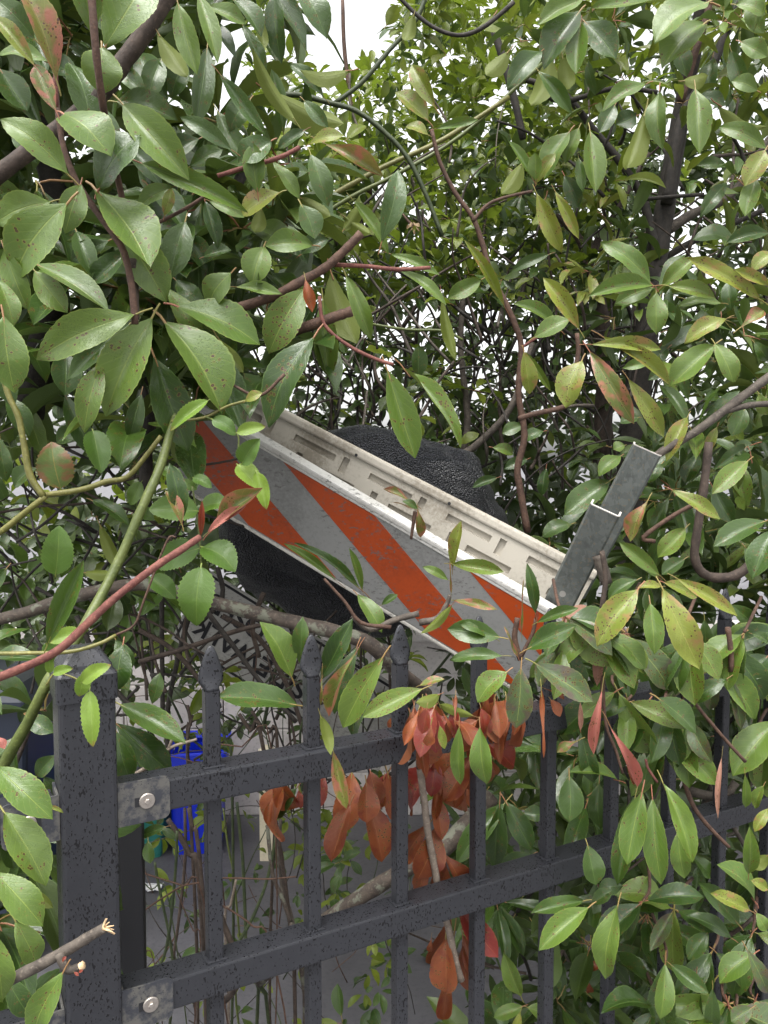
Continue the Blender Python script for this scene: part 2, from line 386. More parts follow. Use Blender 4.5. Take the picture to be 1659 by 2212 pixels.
UP = Vector((0, 0, 1))
def leaf_basis(base, tip, w_app, upb=.55, jit=.3, flip=False):
    ax = tip - base; L = ax.length; y = ax / L
    view = (CAM - (base + tip) * .5).normalized()
    vp = view - y * view.dot(y); vp.normalize()
    pref = view + UP * upb + Vector((rng.uniform(-jit, jit), rng.uniform(-jit, jit), rng.uniform(-jit, jit)))
    n = pref - y * pref.dot(y)
    if n.length < .05: n = vp.copy()
    n.normalize(); w = w_app / max(.55, abs(n.dot(vp)))
    if flip: n = -n
    x = y.cross(n); s = (w + L) * .5
    M = Matrix((x * w, y * L, n * s)).transposed().to_4x4(); M.translation = base
    return M
NLEAF = {}
def add_leaf(parent, M, kind, name='leaf'):
    me = rng.choice(BR if kind in 'RBw' else BC if kind in 'bknt' and rng.random() < .75 else BC if kind == 'o' and rng.random() < .5 else BL)
    o = bpy.data.objects.new(name, me); COL.objects.link(o)
    o.parent = parent
    off = parent.location
    o.matrix_local = Matrix.Translation(-off) @ M
    sl = o.material_slots[0]; sl.link = 'OBJECT'; sl.material = LM[kind]
    NLEAF[parent.name] = NLEAF.get(parent.name, 0) + 1
    return o
def fenceY(u):
    m = (u - CX) / F; t = (m * .818 + .18) / (.879 - .477 * m); return .818 + .477 * t
def depth(tok, u, v, kind, dflt):
    if tok == 'F': Y = fenceY(u) * .93
    elif tok == 'N': Y = fenceY(u) * .86
    elif tok == 'K': Y = fenceY(u) + .06
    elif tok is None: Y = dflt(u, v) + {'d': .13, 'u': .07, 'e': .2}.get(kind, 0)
    else: Y = float(tok)
    return Y + rng.uniform(-.012, .012)
def hand_leaves(spec, ox, oy, owner, dflt, sc_=.5):
    for ln in spec.strip().replace(';', '\n').splitlines():
        f = ln.split()
        if not f: continue
        bx, by, tx, ty, wd = [float(q) * sc_ for q in f[:5]]; kind = f[5]; tok = f[6] if len(f) > 6 else None
        u, v = ox + bx, oy + by; u2, v2 = ox + tx, oy + ty
        Y = depth(tok, (u + u2) / 2, (v + v2) / 2, kind, dflt)
        La = px(math.hypot(u2 - u, v2 - v), Y)
        Yt = Y + La * rng.uniform(-.35, .12)
        M = leaf_basis(at(u, v, Y), at(u2, v2, Yt), px(wd, Y) * .80, flip=(kind == 'u'))
        add_leaf(owner(u, v, kind), M, kind)

# low-cost blades gathered in one part for foliage too dense to pick apart
FARB = {}
def far_blade(kind, seed):
    key = (kind, seed)
    if key not in FARB:
        V, UVv, Fc, nb = blade(kind, 700 + seed, ny=5, nx=2, pet=False, far=True)
        FARB[key] = (np.array(V), np.array(UVv), np.array(Fc))
    return FARB[key]
def foliage(name, parent, items, kind='photinia'):
    """items: (Matrix, leaf kind): one mesh, material by kind"""
    if not items: return
    kinds = sorted({k_ for _, k_ in items}); Vs, Us, Fs, Ms, Rs = [], [], [], [], []; nv = 0
    off = np.array(parent.location)
    for i, (M, kd) in enumerate(items):
        V, UVv, Fc = far_blade('rose' if kd in 'RB' else kind, i % 6)
        A = np.array(M)
        Vs.append(V @ A[:3, :3].T + A[:3, 3] - off); Us.append(UVv); Fs.append(Fc + nv); nv += len(V)
        Ms += [kinds.index(kd)] * len(Fc); Rs += [rng.random()] * len(V)
    V = np.concatenate(Vs); Uv = np.concatenate(Us); Fc = np.concatenate(Fs)
    me = bpy.data.meshes.new(name)
    me.vertices.add(len(V)); me.vertices.foreach_set('co', V.ravel().astype(np.float32))
    me.loops.add(Fc.size); me.loops.foreach_set('vertex_index', Fc.ravel().astype(np.int32))
    me.polygons.add(len(Fc)); me.polygons.foreach_set('loop_start', np.arange(0, Fc.size, 4).astype(np.int32))
    me.polygons.foreach_set('material_index', np.array(Ms, np.int32)); me.polygons.foreach_set('use_smooth', np.ones(len(Fc), bool))
    uvl = me.uv_layers.new(name='UVMap'); uvl.data.foreach_set('uv', Uv[Fc.ravel()].ravel())
    at_ = me.attributes.new('rnd', 'FLOAT', 'POINT'); at_.data.foreach_set('value', np.array(Rs, np.float32))
    for kd in kinds: me.materials.append(LM[kd])
    me.update(calc_edges=True); me.validate()
    o = link(bpy.data.objects.new(name, me), parent); o['kind'] = 'stuff'; return o
def whorl(c, size, n, out, wr=.31):
    """n leaves radiating from a twig tip at c; out: pointing direction of the twig"""
    out = out.normalized(); a = out.cross(Vector((.2, .3, .9)))
    if a.length < .1: a = out.cross(Vector((1, 0, 0)))
    a.normalize(); b = out.cross(a); res = []; p0 = rng.uniform(0, 6.28)
    for i in range(n):
        an = p0 + i * 2.4 + rng.uniform(-.3, .3); el = rng.uniform(.05, .9)
        d = (a * math.cos(an) + b * math.sin(an)) * math.cos(el) + out * math.sin(el) + Vector((0, 0, -rng.uniform(.1, .65)))
        d.normalize(); L = size * rng.uniform(.7, 1.2); W = L * wr * rng.uniform(.75, 1.2)
        nrm = out * .6 + UP * .7 + Vector((rng.uniform(-.4, .4), rng.uniform(-.4, .4), rng.uniform(-.4, .4)))
        nrm = nrm - d * nrm.dot(d); nrm.normalize(); x = d.cross(nrm)
        M = Matrix((x * W, d * L, nrm * (W + L) * .5)).transposed().to_4x4(); M.translation = c + d * L * .18
        res.append(M)
    return res
def pick(kinds):
    r = rng.random()
    for k_, p_ in kinds:
        r -= p_
        if r <= 0: return k_
    return kinds[-1][0]
def fill(u0, u1, v0, v1, y0, y1, nw, size, kinds, keep=None, nl=(4, 7), wr=.29, back=None):
    out = []
    while nw > 0:
        nw -= 1
        u, v = rng.uniform(u0, u1), rng.uniform(v0, v1); Y = rng.uniform(y0, y1) + (fenceY(min(max(u, 0), 1750)) if back else 0)
        if keep and not keep(u, v): continue
        c = at(u, v, Y); kd = pick(kinds)
        o = Vector((rng.uniform(-.8, .8), rng.uniform(-1, .35), rng.uniform(-.3, .9)))
        for M in whorl(c, size * rng.uniform(.75, 1.2), rng.randint(*nl), o, wr): out.append((M, kd if rng.random() < .8 else pick(kinds)))
    return out
def split_fill(parent, items, wr=.36):
    """the leaves that show largest as parts, the rest as one gathered part"""
    room = max(0, 290 - NLEAF.get(parent.name, 0))
    def key(it):
        p = it[0].translation; return it[0].to_scale().y / max(.3, p.y) * (1 if inview(p) else .01)
    items = sorted(items, key=key, reverse=True)
    for M, kd in items[:room]: add_leaf(parent, M, kd)
    foliage('foliage', parent, items[room:])
def inview(p):
    q = p - CAM; y = q.y * cP - q.z * sP; z = q.y * sP + q.z * cP
    return y > 0 and abs(q.x / y * F) < 829 and abs(z / y * F) < 1106

# ------------------------------------------------------------------ ground and what stands beyond the hedge
g = 240
o = mesh('ground', [(-g, -g, 0), (g, -g, 0), (g, g, 0), (-g, g, 0)], [(0, 1, 2, 3)], M_ASPH); tag(o, kind='structure')
# low pale concrete wall behind the hedge
Wy = 3.62
cw = thing('concrete_wall', 'low pale concrete wall standing on the asphalt beyond the hedge', 'wall', (-1, Wy, 0))
bw = [box('wall_block', (x, 0, z), (.445, .16, .198), M_CONC, cw, .006) for r_, z in enumerate((.1, .3, .5, .7)) for x in [(-4 + i * .45 + (r_ % 2) * .22) for i in range(16)]]
box('wall_coping', (-.6, 0, .832), (7.4, .22, .06), M_CONC, cw, .01)
# blue recycling bin
def rect_ring(w_, d_, z, r=.02, n=3, cx=0, cy=0):
    R = []
    for (sx, sy, a0) in ((1, 1, 0), (-1, 1, 90), (-1, -1, 180), (1, -1, 270)):
        for i in range(n + 1):
            a = math.radians(a0 + 90 * i / n); R.append((cx + sx * (w_ / 2 - r) + r * math.cos(a), cy + sy * (d_ / 2 - r) + r * math.sin(a), z))
    return R
bp = at(432, 1832, 3.3)
bn = thing('recycling_bin', 'small bright blue plastic recycling bin standing on the asphalt', 'bin', (bp.x, 3.3, 0), .12)
loft('body', [rect_ring(.19, .24, .0), rect_ring(.215, .27, .38), rect_ring(.2, .255, .382), rect_ring(.175, .225, .02)], M_BLUE, bn)
loft('rim', [rect_ring(.222, .278, .375), rect_ring(.255, .31, .378), rect_ring(.255, .31, .425), rect_ring(.225, .28, .43), rect_ring(.205, .26, .40)], M_BLUE, bn, caps=False)
for x_ in (-.05, .0, .05): box('rib', (x_, -.131, .19), (.012, .012, .30), M_BLUE, bn, .003)
# teal tub with a dark sack beside the bin
tp = at(300, 1800, 3.2)
tb = thing('plastic_tub', 'small teal plastic tub set on the ground near the blue bin', 'tub', (tp.x, 3.25, 0))
loft('body', [rect_ring(.20, .2, 0), rect_ring(.26, .25, .30), rect_ring(.235, .225, .3), rect_ring(.18, .18, .015)], M_TEAL, tb)
loft('rim', [rect_ring(.262, .252, .285), rect_ring(.29, .28, .29), rect_ring(.29, .28, .315), rect_ring(.24, .23, .318)], M_TEAL, tb, caps=False)
nv_ = thing('wheeled_bin', 'dark navy wheeled bin standing beyond the rose canes', 'bin', (at(-10, 1700, 2.6).x, 2.6, 0))
loft('body', [rect_ring(.36, .4, .08), rect_ring(.44, .5, .86), rect_ring(.42, .48, .86), rect_ring(.34, .38, .1)], M_NAVY, nv_)
loft('lid', [rect_ring(.47, .54, .862), rect_ring(.47, .54, .89), rect_ring(.38, .44, .93)], M_NAVY, nv_)
for sx in (-1, 1):
    loft('wheel', [[(sx * .17 + dx, .16 + .08 * math.cos(a), .08 + .08 * math.sin(a)) for a in [2 * math.pi * i / 14 for i in range(14)]] for dx in (-.02, .02)], M_SLOT, nv_)
cp = at(578, 1866, 3.15)
po = thing('garden_post', 'cream painted wooden post rising among the stems behind the fence', 'post', (cp.x, 3.15, 0))
loft('shaft', [rect_ring(.055, .055, 0, .004), rect_ring(.055, .055, .42, .004)], M_CREAM, po)
loft('cap', [rect_ring(.07, .07, .421, .004), rect_ring(.07, .07, .44, .004), rect_ring(.02, .02, .465, .004)], M_CREAM, po)
def scrap(u, v, Y, s, label):
    p = at(u, v, Y); V, Fc = [], []
    for i in range(5):
        for j in range(4): V.append((p.x + (i - 2) * s * .25 + rng.uniform(-.1, .1) * s, Y + (j - 1.5) * s * .2 + rng.uniform(-.06, .06) * s, .004 + abs(rng.gauss(0, .12)) * s))
    for i in range(4):
        for j in range(3): a = i * 4 + j; Fc.append((a, a + 4, a + 5, a + 1))
    tag(mesh('paper_scrap', V, Fc, M_PAPER), label, 'litter')
scrap(325, 1950, 1.6 * F / 950, .09, 'torn white paper scrap lying on the asphalt near the fence')

# ------------------------------------------------------------------ the fence
TH = math.atan2(.477, .879)
P0 = Vector((-.180, .818, 0))                       # foot of the first picket
fx = Vector((math.cos(TH), math.sin(TH), 0))
fence = thing('iron_fence', 'black painted metal picket fence with spear tips, wet with rain', 'fence', P0, TH)
S = .113
ZT = 1.6 - 400 / F * .818; ZR1 = 1.6 - 677 / F * .804; ZR2 = 1.6 - 1124 / F * .804; RH = .032; RD = .034
def post_(t, top):
    s = .0515
    p_ = loft('post', [rect_ring(s, s, 0, .004, 2, t), rect_ring(s, s, top - .012, .004, 2, t)], M_FENCE, fence)
    c_ = loft('post_cap', [rect_ring(s + .004, s + .004, top - .03, .004, 2, t), rect_ring(s + .004, s + .004, top - .006, .004, 2, t), rect_ring(s + .0, s + .0, top - .003, .004, 2, t),
               rect_ring(s - .003, s - .003, top - .002, .004, 2, t), rect_ring(s - .005, s - .005, top + .003, .004, 2, t), rect_ring(.030, .030, top + .016, .006, 2, t), rect_ring(.02, .02, top + .017, .005, 2, t)], M_FENCE)
    c_.parent = p_
post_(-.125, 1.6 - 432 / F * .77)
post_(1.30, 1.41)
pk_mesh = tip_mesh = None
for i in range(10):
    t = i * S; hw = .008
    if pk_mesh is None:
        pk = loft('picket', [rect_ring(.016, .016, .06, .0022, 2), rect_ring(.016, .016, ZT - .046, .0022, 2)], M_FENCE, fence); pk_mesh = pk.data
        def rg(a, b, z): return [(x * a, y * b, z) for x, y in ((1, .35), (.7, 1), (-.7, 1), (-1, .35), (-1, -.35), (-.7, -1), (.7, -1), (1, -.35))]
        zb = ZT - .046
        tp_ = loft('spear_tip', [rg(.008, .008, zb), rg(.0082, .0075, zb + .003), rg(.0105, .0058, zb + .006), rg(.0128, .0035, zb + .0095), rg(.0132, .0026, zb + .014), rg(.0125, .0024, zb + .019),
                  rg(.0096, .0023, zb + .029), rg(.0064, .0022, zb + .038), rg(.0034, .0018, zb + .0445), rg(.0012, .001, zb + .0465)], M_FENCE, None); tip_mesh = tp_.data
        tip_mesh.polygons.foreach_set('use_smooth', [True] * len(tip_mesh.polygons))
    else:
        pk = link(bpy.data.objects.new('picket', pk_mesh), fence); tp_ = link(bpy.data.objects.new('spear_tip', tip_mesh))
    pk.location.x = t; tp_.parent = pk
    for zr in (ZR1, ZR2):
        c_ = box('collar', (t, 0, zr + .0008), (.023, .0215, .0024), M_FENCE, fence, .0007)
xl, xr = -.125 + .030, 1.27
for zr in (ZR1, ZR2, .22):
    box('rail', ((xl + xr) / 2, 0, zr - RH / 2), (xr - xl, RD, RH), M_FENCE, fence, .0022)
    box('rail', (-.155 - .35, 0, zr - RH / 2), (.7, RD, RH), M_FENCE, fence, .0022)
    for sg in (1, -1):
        if sg < 0 and zr < .5: continue
        x0 = -.125 + sg * .0262
        bm = bmesh.new()
        # front plate with a rounded free end
        wd, hg, th = .050, .043, .0022
        pts = []
        cr = .007
        for (cx_, cz_, a0) in ((wd - cr, hg / 2 - cr, 90), (wd - cr, -hg / 2 + cr, 0)):
            for q in range(5):
                a = math.radians(a0 - 90 * q / 4); pts.append((cx_ + cr * math.cos(a), cz_ + cr * math.sin(a)))
        pts += [(0, -hg / 2), (0, hg / 2)]
        yf = -RD / 2 - .0006
        fr = [bm.verts.new((x0 + sg * a, yf - th, zr - RH / 2 + b)) for a, b in pts]
        bk = [bm.verts.new((x0 + sg * a, yf, zr - RH / 2 + b)) for a, b in pts]
        bm.faces.new(fr); bm.faces.new(bk[::-1])
        for q in range(len(pts)):
            e = (q + 1) % len(pts); bm.faces.new((fr[q], bk[q], bk[e], fr[e]))
        bmesh.ops.recalc_face_normals(bm, faces=bm.faces)
        br = from_bm('bracket', bm, M_BRK, fence)
        box('bracket_flange', (x0 + sg * .0012, 0, zr - RH / 2), (.0024, RD + .0012, hg), M_BRK, br, .0006)
        xc = x0 + sg * .0275; zc = zr - RH / 2
        def disc(nm, r, y0, y1, n, mat, x=xc, bev=.0007):
            rr = lambda r_, y: [(x + r_ * math.cos(2 * math.pi * q / n), y, zc + r_ * math.sin(2 * math.pi * q / n)) for q in range(n)]
            loft(nm, [rr(r, y0), rr(r, y1 + bev), rr(r - bev, y1)], mat, br)
        y_ = yf - th
        box('slot', (xc - sg * .0065, y_ - .0003, zc), (.010, .0008, .009), M_SLOT, br)
        disc('washer', .0078, y_ - .0002, y_ - .0022, 24, M_BOLT)
        disc('bolt_head', .0030, y_ - .0022, y_ - .0042, 6, M_BOLT)

sp_ = at(283, 1760, 1.02)
stk = thing('steel_stake', 'slim black steel stake standing behind the fence post', 'post', (sp_.x, 1.02, 0), .2)
loft('shaft', [rect_ring(.03, .03, 0, .002, 2), rect_ring(.03, .03, sp_.z + .05, .002, 2)], M_SLOT, stk)
loft('cap', [rect_ring(.033, .033, sp_.z + .046, .002, 2), rect_ring(.033, .033, sp_.z + .056, .002, 2), rect_ring(.02, .02, sp_.z + .06, .002, 2)], M_SLOT, stk)

# ------------------------------------------------------------------ the overturned barricade
TR, TL = at(1223, 1344, 1.20), at(428, 878, 1.32)
ex = TR - TL; BLn = ex.length; ex.normalize()
thb = math.radians(16); dn = Vector((0, math.sin(thb), -math.cos(thb))); dn = dn - ex * dn.dot(ex); dn.normalize()
BH = .148; nrm = dn.cross(ex).normalized()
if nrm.y > 0: nrm = -nrm                            # towards the camera
bar = thing('traffic_barricade', 'overturned orange and white striped traffic barricade lodged in the hedge', 'barricade', TL + dn * BH)
def frame_mesh(name, V, Fc, mat, parent, O, e1, e2, e3, smooth=False):
    return mesh(name, [O + e1 * a + e2 * b + e3 * c for a, b, c in V], Fc, mat, parent, smooth, world=True)
def slab(name, s0, s1, d0, d1, n0, n1, mat, parent, O, e1, e2, e3, bev=0.0):
    bm = bmesh.new(); box_bm(bm, ((s0 + s1) / 2, (d0 + d1) / 2, (n0 + n1) / 2), (s1 - s0, d1 - d0, n1 - n0), bev)
    V = [tuple(v.co) for v in bm.verts]; bm.verts.index_update(); Fc = [tuple(v.index for v in f.verts) for f in bm.faces]; bm.free()
    return frame_mesh(name, V, Fc, mat, parent, O, e1, e2, e3)
fb = slab('front_board', 0, BLn, .004, BH, -.012, 0, M_SHEET, bar, TL, ex, dn, nrm, .002)
slab('top_lip', -.002, BLn + .002, -.006, .004, -.022, .002, M_LIP, fb, TL, ex, dn, nrm, .003)
slab('top_lip', -.002, BLn + .002, .004, .0075, -.0005, .0014, M_LIP, fb, TL, ex, dn, nrm, .0006)
slab('bottom_lip', 0, BLn, BH, BH + .006, -.018, .001, M_WHITE, fb, TL, ex, dn, nrm, .002)
def clip(poly, lo, hi):
    for (ax_, v_, sg) in ((0, lo, 1), (0, hi, -1)):
        out = []
        for i in range(len(poly)):
            a, b = poly[i - 1], poly[i]; ia, ib = sg * (a[0] - v_) >= 0, sg * (b[0] - v_) >= 0
            if ia != ib: t = (v_ - a[0]) / (b[0] - a[0]); out.append((v_, a[1] + t * (b[1] - a[1])))
            if ib: out.append(b)
        poly = out
        if not poly: return poly
    return poly
for s0, s1 in ((-.27, -.013), (.2515, .504), (.759, 1.012)):
    pg = clip([(s0 * BLn, .0085), (s1 * BLn, .0085), ((s1 + .50) * BLn, BH - .003), ((s0 + .50) * BLn, BH - .003)], .003, BLn - .003)
    n = len(pg); V = [(a, b, .0006) for a, b in pg] + [(a, b, .0) for a, b in pg]
    frame_mesh('orange_stripe', V, [tuple(range(n))[::-1]] + [(i, (i + 1) % n, n + (i + 1) % n, n + i) for i in range(n)], M_ORANGE, fb, TL, ex, dn, nrm)
# rear board: inner face with moulded slots
TR2, TL2 = at(1287, 1239, 1.28), at(512, 838, 1.42)
ex2 = TR2 - TL2; L2 = ex2.length; ex2.normalize()
BRm = TR + dn * BH - nrm * .05
dn2 = BRm - TR2; dn2 = dn2 - ex2 * dn2.dot(ex2); dn2.normalize()
n2 = dn2.cross(ex2).normalized()
if n2.y > 0: n2 = -n2
H2 = .152
def slots():
    R = []; per = .150; k0 = -.02
    i = 0
    while k0 + i * per < L2:
        x = k0 + i * per; i += 1
        R += [(x + .004, x + .086, .024, .036), (x + .100, x + .112, .020, .048), (x + .056, x + .138, .056, .068), (x + .020, x + .032, .050, .086), (x + .004, x + .09, .090, .102), (x + .108, x + .12, .08, .112), (x + .05, x + .13, .122, .134)]
    return [(max(.01, a), min(L2 - .01, b), c, d) for a, b, c, d in R if a < L2 - .02 and b > .02]
SL = slots()
xs = sorted({0, L2} | {v for r in SL for v in r[:2]}); ys = sorted({.012, H2} | {v for r in SL for v in r[2:]})
V, Fc = [], []; lev = {}
for i in range(len(xs) - 1):
    for j in range(len(ys) - 1):
        mx, my = (xs[i] + xs[i + 1]) / 2, (ys[j] + ys[j + 1]) / 2
        lev[i, j] = -.008 if any(a < mx < b and c < my < d for a, b, c, d in SL) else 0.0
def quad(p): b = len(V); V.extend(p); Fc.append((b, b + 1, b + 2, b + 3))
for (i, j), z in lev.items():
    quad([(xs[i], ys[j], z), (xs[i], ys[j + 1], z), (xs[i + 1], ys[j + 1], z), (xs[i + 1], ys[j], z)])
    for (di, dj, p) in ((1, 0, [(xs[i + 1], ys[j]), (xs[i + 1], ys[j + 1])]), (0, 1, [(xs[i], ys[j + 1]), (xs[i + 1], ys[j + 1])])):
        z2 = lev.get((i + di, j + dj), -.013)
        if z2 != z: quad([(p[0][0], p[0][1], z), (p[1][0], p[1][1], z), (p[1][0], p[1][1], z2), (p[0][0], p[0][1], z2)])
rb = frame_mesh('rear_board', V, Fc, M_CREAMB, bar, TL2, ex2, dn2, n2)
slab('back_skin', 0, L2, .012, H2, -.017, -.0131, M_WHITE, rb, TL2, ex2, dn2, n2)
slab('top_lip', -.002, L2 + .002, -.004, .0118, -.018, .0045, M_CREAMB, rb, TL2, ex2, dn2, n2, .004)
for s_ in (.10, .36, .62):
    c0 = TL2 + ex2 * (s_ * L2) + dn2 * .008 + n2 * .0047
    V = [c0 + ex2 * (.0028 * math.cos(a)) + dn2 * (.0028 * math.sin(a)) for a in [2 * math.pi * i / 12 for i in range(12)]]
    mesh('screw_hole', V, [tuple(range(12))], M_SLOT, rb, world=True)
# galvanised legs: open channels
def leg(O, e1, e2, e3, wd, ln, label_hole=None):
    """e1 across, e2 along (upwards), e3 towards the camera"""
    th = .003; dp = .016
    prof_ = [(0, -dp), (0, -.003), (.003, 0), (wd - .003, 0), (wd, -.003), (wd, -dp), (wd - th, -dp), (wd - th, -th - .001), (wd - th - .001, -th), (th + .001, -th), (th, -th - .001), (th, -dp)]
    rings = [[O + e1 * a + e3 * c + e2 * l for a, c in prof_] for l in (-.10, ln)]
    lg = loft('leg', rings, M_GALV, bar, world=True)
    rim = [[O + e1 * a + e3 * c + e2 * l for a, c in prof_] for l in (ln + .0001, ln + .0014)]
    loft('cut_edge', rim, M_GEDGE, lg, world=True)
    for (a_, l_) in (label_hole or []):
        c0 = O + e1 * a_ + e2 * l_ + e3 * .0005
        mesh('bolt_hole', [c0 + e1 * (.005 * math.cos(q)) + e2 * (.006 * math.sin(q)) for q in [2 * math.pi * i / 14 for i in range(14)]], [tuple(range(14))], M_HOLE, lg, world=True)
    return lg
LA0, LA1 = at(1098, 1300, 1.235), at(1204, 1080, 1.16)
lb0, lb1 = at(1152, 1332, 1.23), at(1262, 1112, 1.155)
e2 = ((LA1 - LA0) + (lb1 - lb0)); lnF = e2.length / 2; e2.normalize()
e1 = (lb0 - LA0); e1 = e1 - e2 * e1.dot(e2); wF = e1.length * 1.02; e1.normalize(); e3 = e1.cross(e2)
if e3.y > 0: e3 = -e3
def fullleg(A, B, C, hole):
    """A foot left, B top left, C top right (world)"""
    e2 = (B - A); ln = e2.length; e2.normalize(); e1 = C - B; e1 = e1 - e2 * e1.dot(e2); wd = e1.length; e1.normalize(); e3 = e1.cross(e2)
    if e3.y > 0: e3 = -e3
    return leg(A, e1, e2, e3, wd, ln, hole)
def c2(x, y): return (1200 + x * .6028) * .66520, (1350 + y * .6028) * .66520
fullleg(at(*c2(918, 1040), 1.245), at(*c2(1186, 478), 1.14), at(*c2(1340, 562), 1.13), [(.021, .045)])
fullleg(at(*c2(1160, 655), 1.30), at(*c2(1418, 155), 1.24), at(*c2(1570, 224), 1.23), None)

# ------------------------------------------------------------------ black woven sack
sk = bmesh.new(); bmesh.ops.create_uvsphere(sk, u_segments=72, v_segments=48, radius=1)
from mathutils import noise as mn
c0 = at(792, 1160, 1.66); a1 = at(1098, 1205, 1.66) - c0; a2 = at(838, 935, 1.62) - c0
a3 = Vector((.02, .15, -.02))
for v in sk.verts:
    q = v.co.copy(); q = Vector([math.copysign(abs(t) ** .97, t) for t in q])
    if q.z < 0: q.z *= .92
    p = a1 * q.x + a2 * q.z + a3 * q.y
    nz = mn.noise(v.co * 1.7) * .035 + mn.noise(v.co * 5) * .012 + mn.noise(Vector((v.co.x * 3, v.co.y * 3, v.co.z * 14))) * .006
    v.co = p + v.co.normalized() * nz
sack = from_bm('sack', sk, M_SACK, None, True); sack.location = c0
tag(sack, 'bulging black woven plastic sack wedged behind the striped barricade', 'sack')

# ------------------------------------------------------------------ upside-down sign
A = at(445, 1228, 1.86); B = at(905, 1512, 1.74); D_ = at(452, 1432, 1.86)    # far end of the reading line, its start, far end of the upper edge
sx = (A - B); SW = sx.length; sx.normalize()                  # reading direction
su = D_ - A; su = su - sx * su.dot(sx); SH = su.length; su.normalize()  # top of the letters points down here
sn = sx.cross(su)
sg_ = thing('road_sign', 'white sign with black lettering hanging upside down below the sack', 'sign', B)
fl = 1 if sn.y < 0 else -1
O = B
slab('panel', 0, SW, 0, SH, -.002 * fl - .001, 0 * fl, M_SIGNW, sg_, O, sx, su, sn * fl)
def ring_border(m, t):
    for (a, b, c, d) in ((m, SW - m, m, m + t), (m, SW - m, SH - m - t, SH - m), (m, m + t, m + t, SH - m - t), (SW - m - t, SW - m, m + t, SH - m - t)):
        slab('border', a, b, c, d, .0, .0008, M_INK, sg_, O, sx, su, sn * fl)
ring_border(.006, .006)
for txt, yy, hh in (('SIDEWALK', SH * .55, SH * .24), ('CLOSED', SH * .20, SH * .24)):
    cu = bpy.data.curves.new('lettering', 'FONT'); cu.body = txt; cu.size = hh * 1.38; cu.align_x = 'RIGHT'; cu.offset = .0012; cu.extrude = .0004
    ob = bpy.data.objects.new('lettering', cu); COL.objects.link(ob)
    dg = bpy.context.evaluated_depsgraph_get(); me = bpy.data.meshes.new_from_object(ob.evaluated_get(dg))
    bpy.data.objects.remove(ob)
    me.materials.clear(); me.materials.append(M_INK)
    for v in me.vertices:
        x, y, z = v.co
        v.co = O + sx * (SW - .035 + x) + su * (yy + y) + sn * fl * (.0012 + z) - sg_.location
    lo = link(bpy.data.objects.new('lettering', me), sg_)

# ------------------------------------------------------------------ shrubs: roots
ph_left = thing('photinia_shrub', 'broad glossy-leaved shrub hanging over the fence post and barricade end', 'shrub', (-.55, 1.15, 0))
ph_right = thing('photinia_shrub', 'shrub with blotched yellow-green leaves around the steel barricade legs', 'shrub', (.62, 1.42, 0))
ph_tree = thing('photinia_tree', 'small evergreen tree with dark forked trunk behind the steel legs', 'tree', (.70, 1.95, 0))
ph_low = thing('photinia_shrub', 'low dark-leaved shrub growing through the pickets below the barricade', 'shrub', (.35, 1.45, 0))
ph_post = thing('photinia_shrub', 'leafy shrub beside the outer face of the fence post', 'shrub', (-.62, .95, 0))
rose = thing('rose_bush', 'rose bush with thick green cane and bright serrated leaflets at the fence post', 'shrub', (-.42, .92, 0))
dead = thing('dead_branch', 'broken photinia branch with withered orange leaves caught behind the fence', 'branch', at(905, 2110, .99))
thick = thing('rose_thicket', 'thicket of bare thorny canes rising from the asphalt behind the fence', 'shrub', (-.25, 1.45, 0))
hedge = thing('background_hedge', 'tangled hedge of fine bright leaves and dark twigs behind the sack', 'hedge', (.2, 2.6, 0))
hedge_far = thing('background_hedge', 'farther dim hedge closing the gaps behind the tangled twigs', 'hedge', (.2, 3.9, 0))

# ------------------------------------------------------------------ limbs  (u, v, Y)
L_ = lambda pts, Y: [(a, b, Y if len(q) < 1 else q[0]) for a, b, *q in pts]
def limb(parent, pts, Y, r0, r1, mat, name='branch', **kw): return pix_tube(name, L_(pts, Y), r0, r1, mat, parent, **kw)
# left shrub
limb(ph_left, [(395, -60), (352, 5), (300, 90), (262, 140), (225, 195), (150, 262), (60, 330), (-60, 420)], .98, 21, 18, M_BARK)
limb(ph_left, [(196, -40, .83), (202, 45, .83), (212, 150, .84), (226, 250, .87), (236, 320, .93), (258, 400, .99), (272, 480, 1.0), (284, 560, .95)], .86, 8, 7, M_TWIG, 'stem')
limb(ph_left, [(118, 170), (125, 240), (138, 320), (165, 390), (200, 445), (240, 500), (268, 545), (285, 620), (292, 700)], .87, 6, 8, M_TWIG, 'stem')
limb(ph_left, [(292, 690), (290, 640), (284, 560)], .90, 9, 11, M_BARK, 'stem')
limb(ph_left, [(330, 487), (380, 462), (425, 436), (452, 416)], .93, 4, 4, M_TWIG, 'twig')
limb(ph_left, [(470, 380), (530, 362), (590, 345), (620, 333), (648, 318)], .98, 5, 5, M_REDST, 'twig')
limb(ph_left, [(500, 670), (590, 640), (650, 608), (700, 580), (740, 545), (780, 504)], .99, 11, 9, M_TWIG)
limb(ph_left, [(722, 572), (790, 575), (860, 582), (930, 578)], 1.0, 5, 4, M_REDST, 'twig')
limb(ph_left, [(620, 720), (680, 700), (730, 682), (760, 672)], 1.0, 12, 11, M_TWIG)
limb(ph_left, [(690, 640), (700, 700), (750, 745), (810, 775), (850, 788)], .99, 4, 4, M_REDST, 'twig')
limb(ph_left, [(500, 830), (560, 855), (615, 808)], .93, 3, 4, M_TWIG, 'twig')
limb(ph_left, [(60, -60), (100, 60), (118, 130), (121, 230)], .72, 5, 5, M_REDST, 'stem')
limb(ph_left, [(-40, 120), (60, 200), (120, 420), (110, 640), (60, 900)], 1.35, 26, 34, M_DARK)
limb(ph_left, [(300, 420), (330, 560), (318, 760), (322, 940)], 1.3, 10, 14, M_DARK)
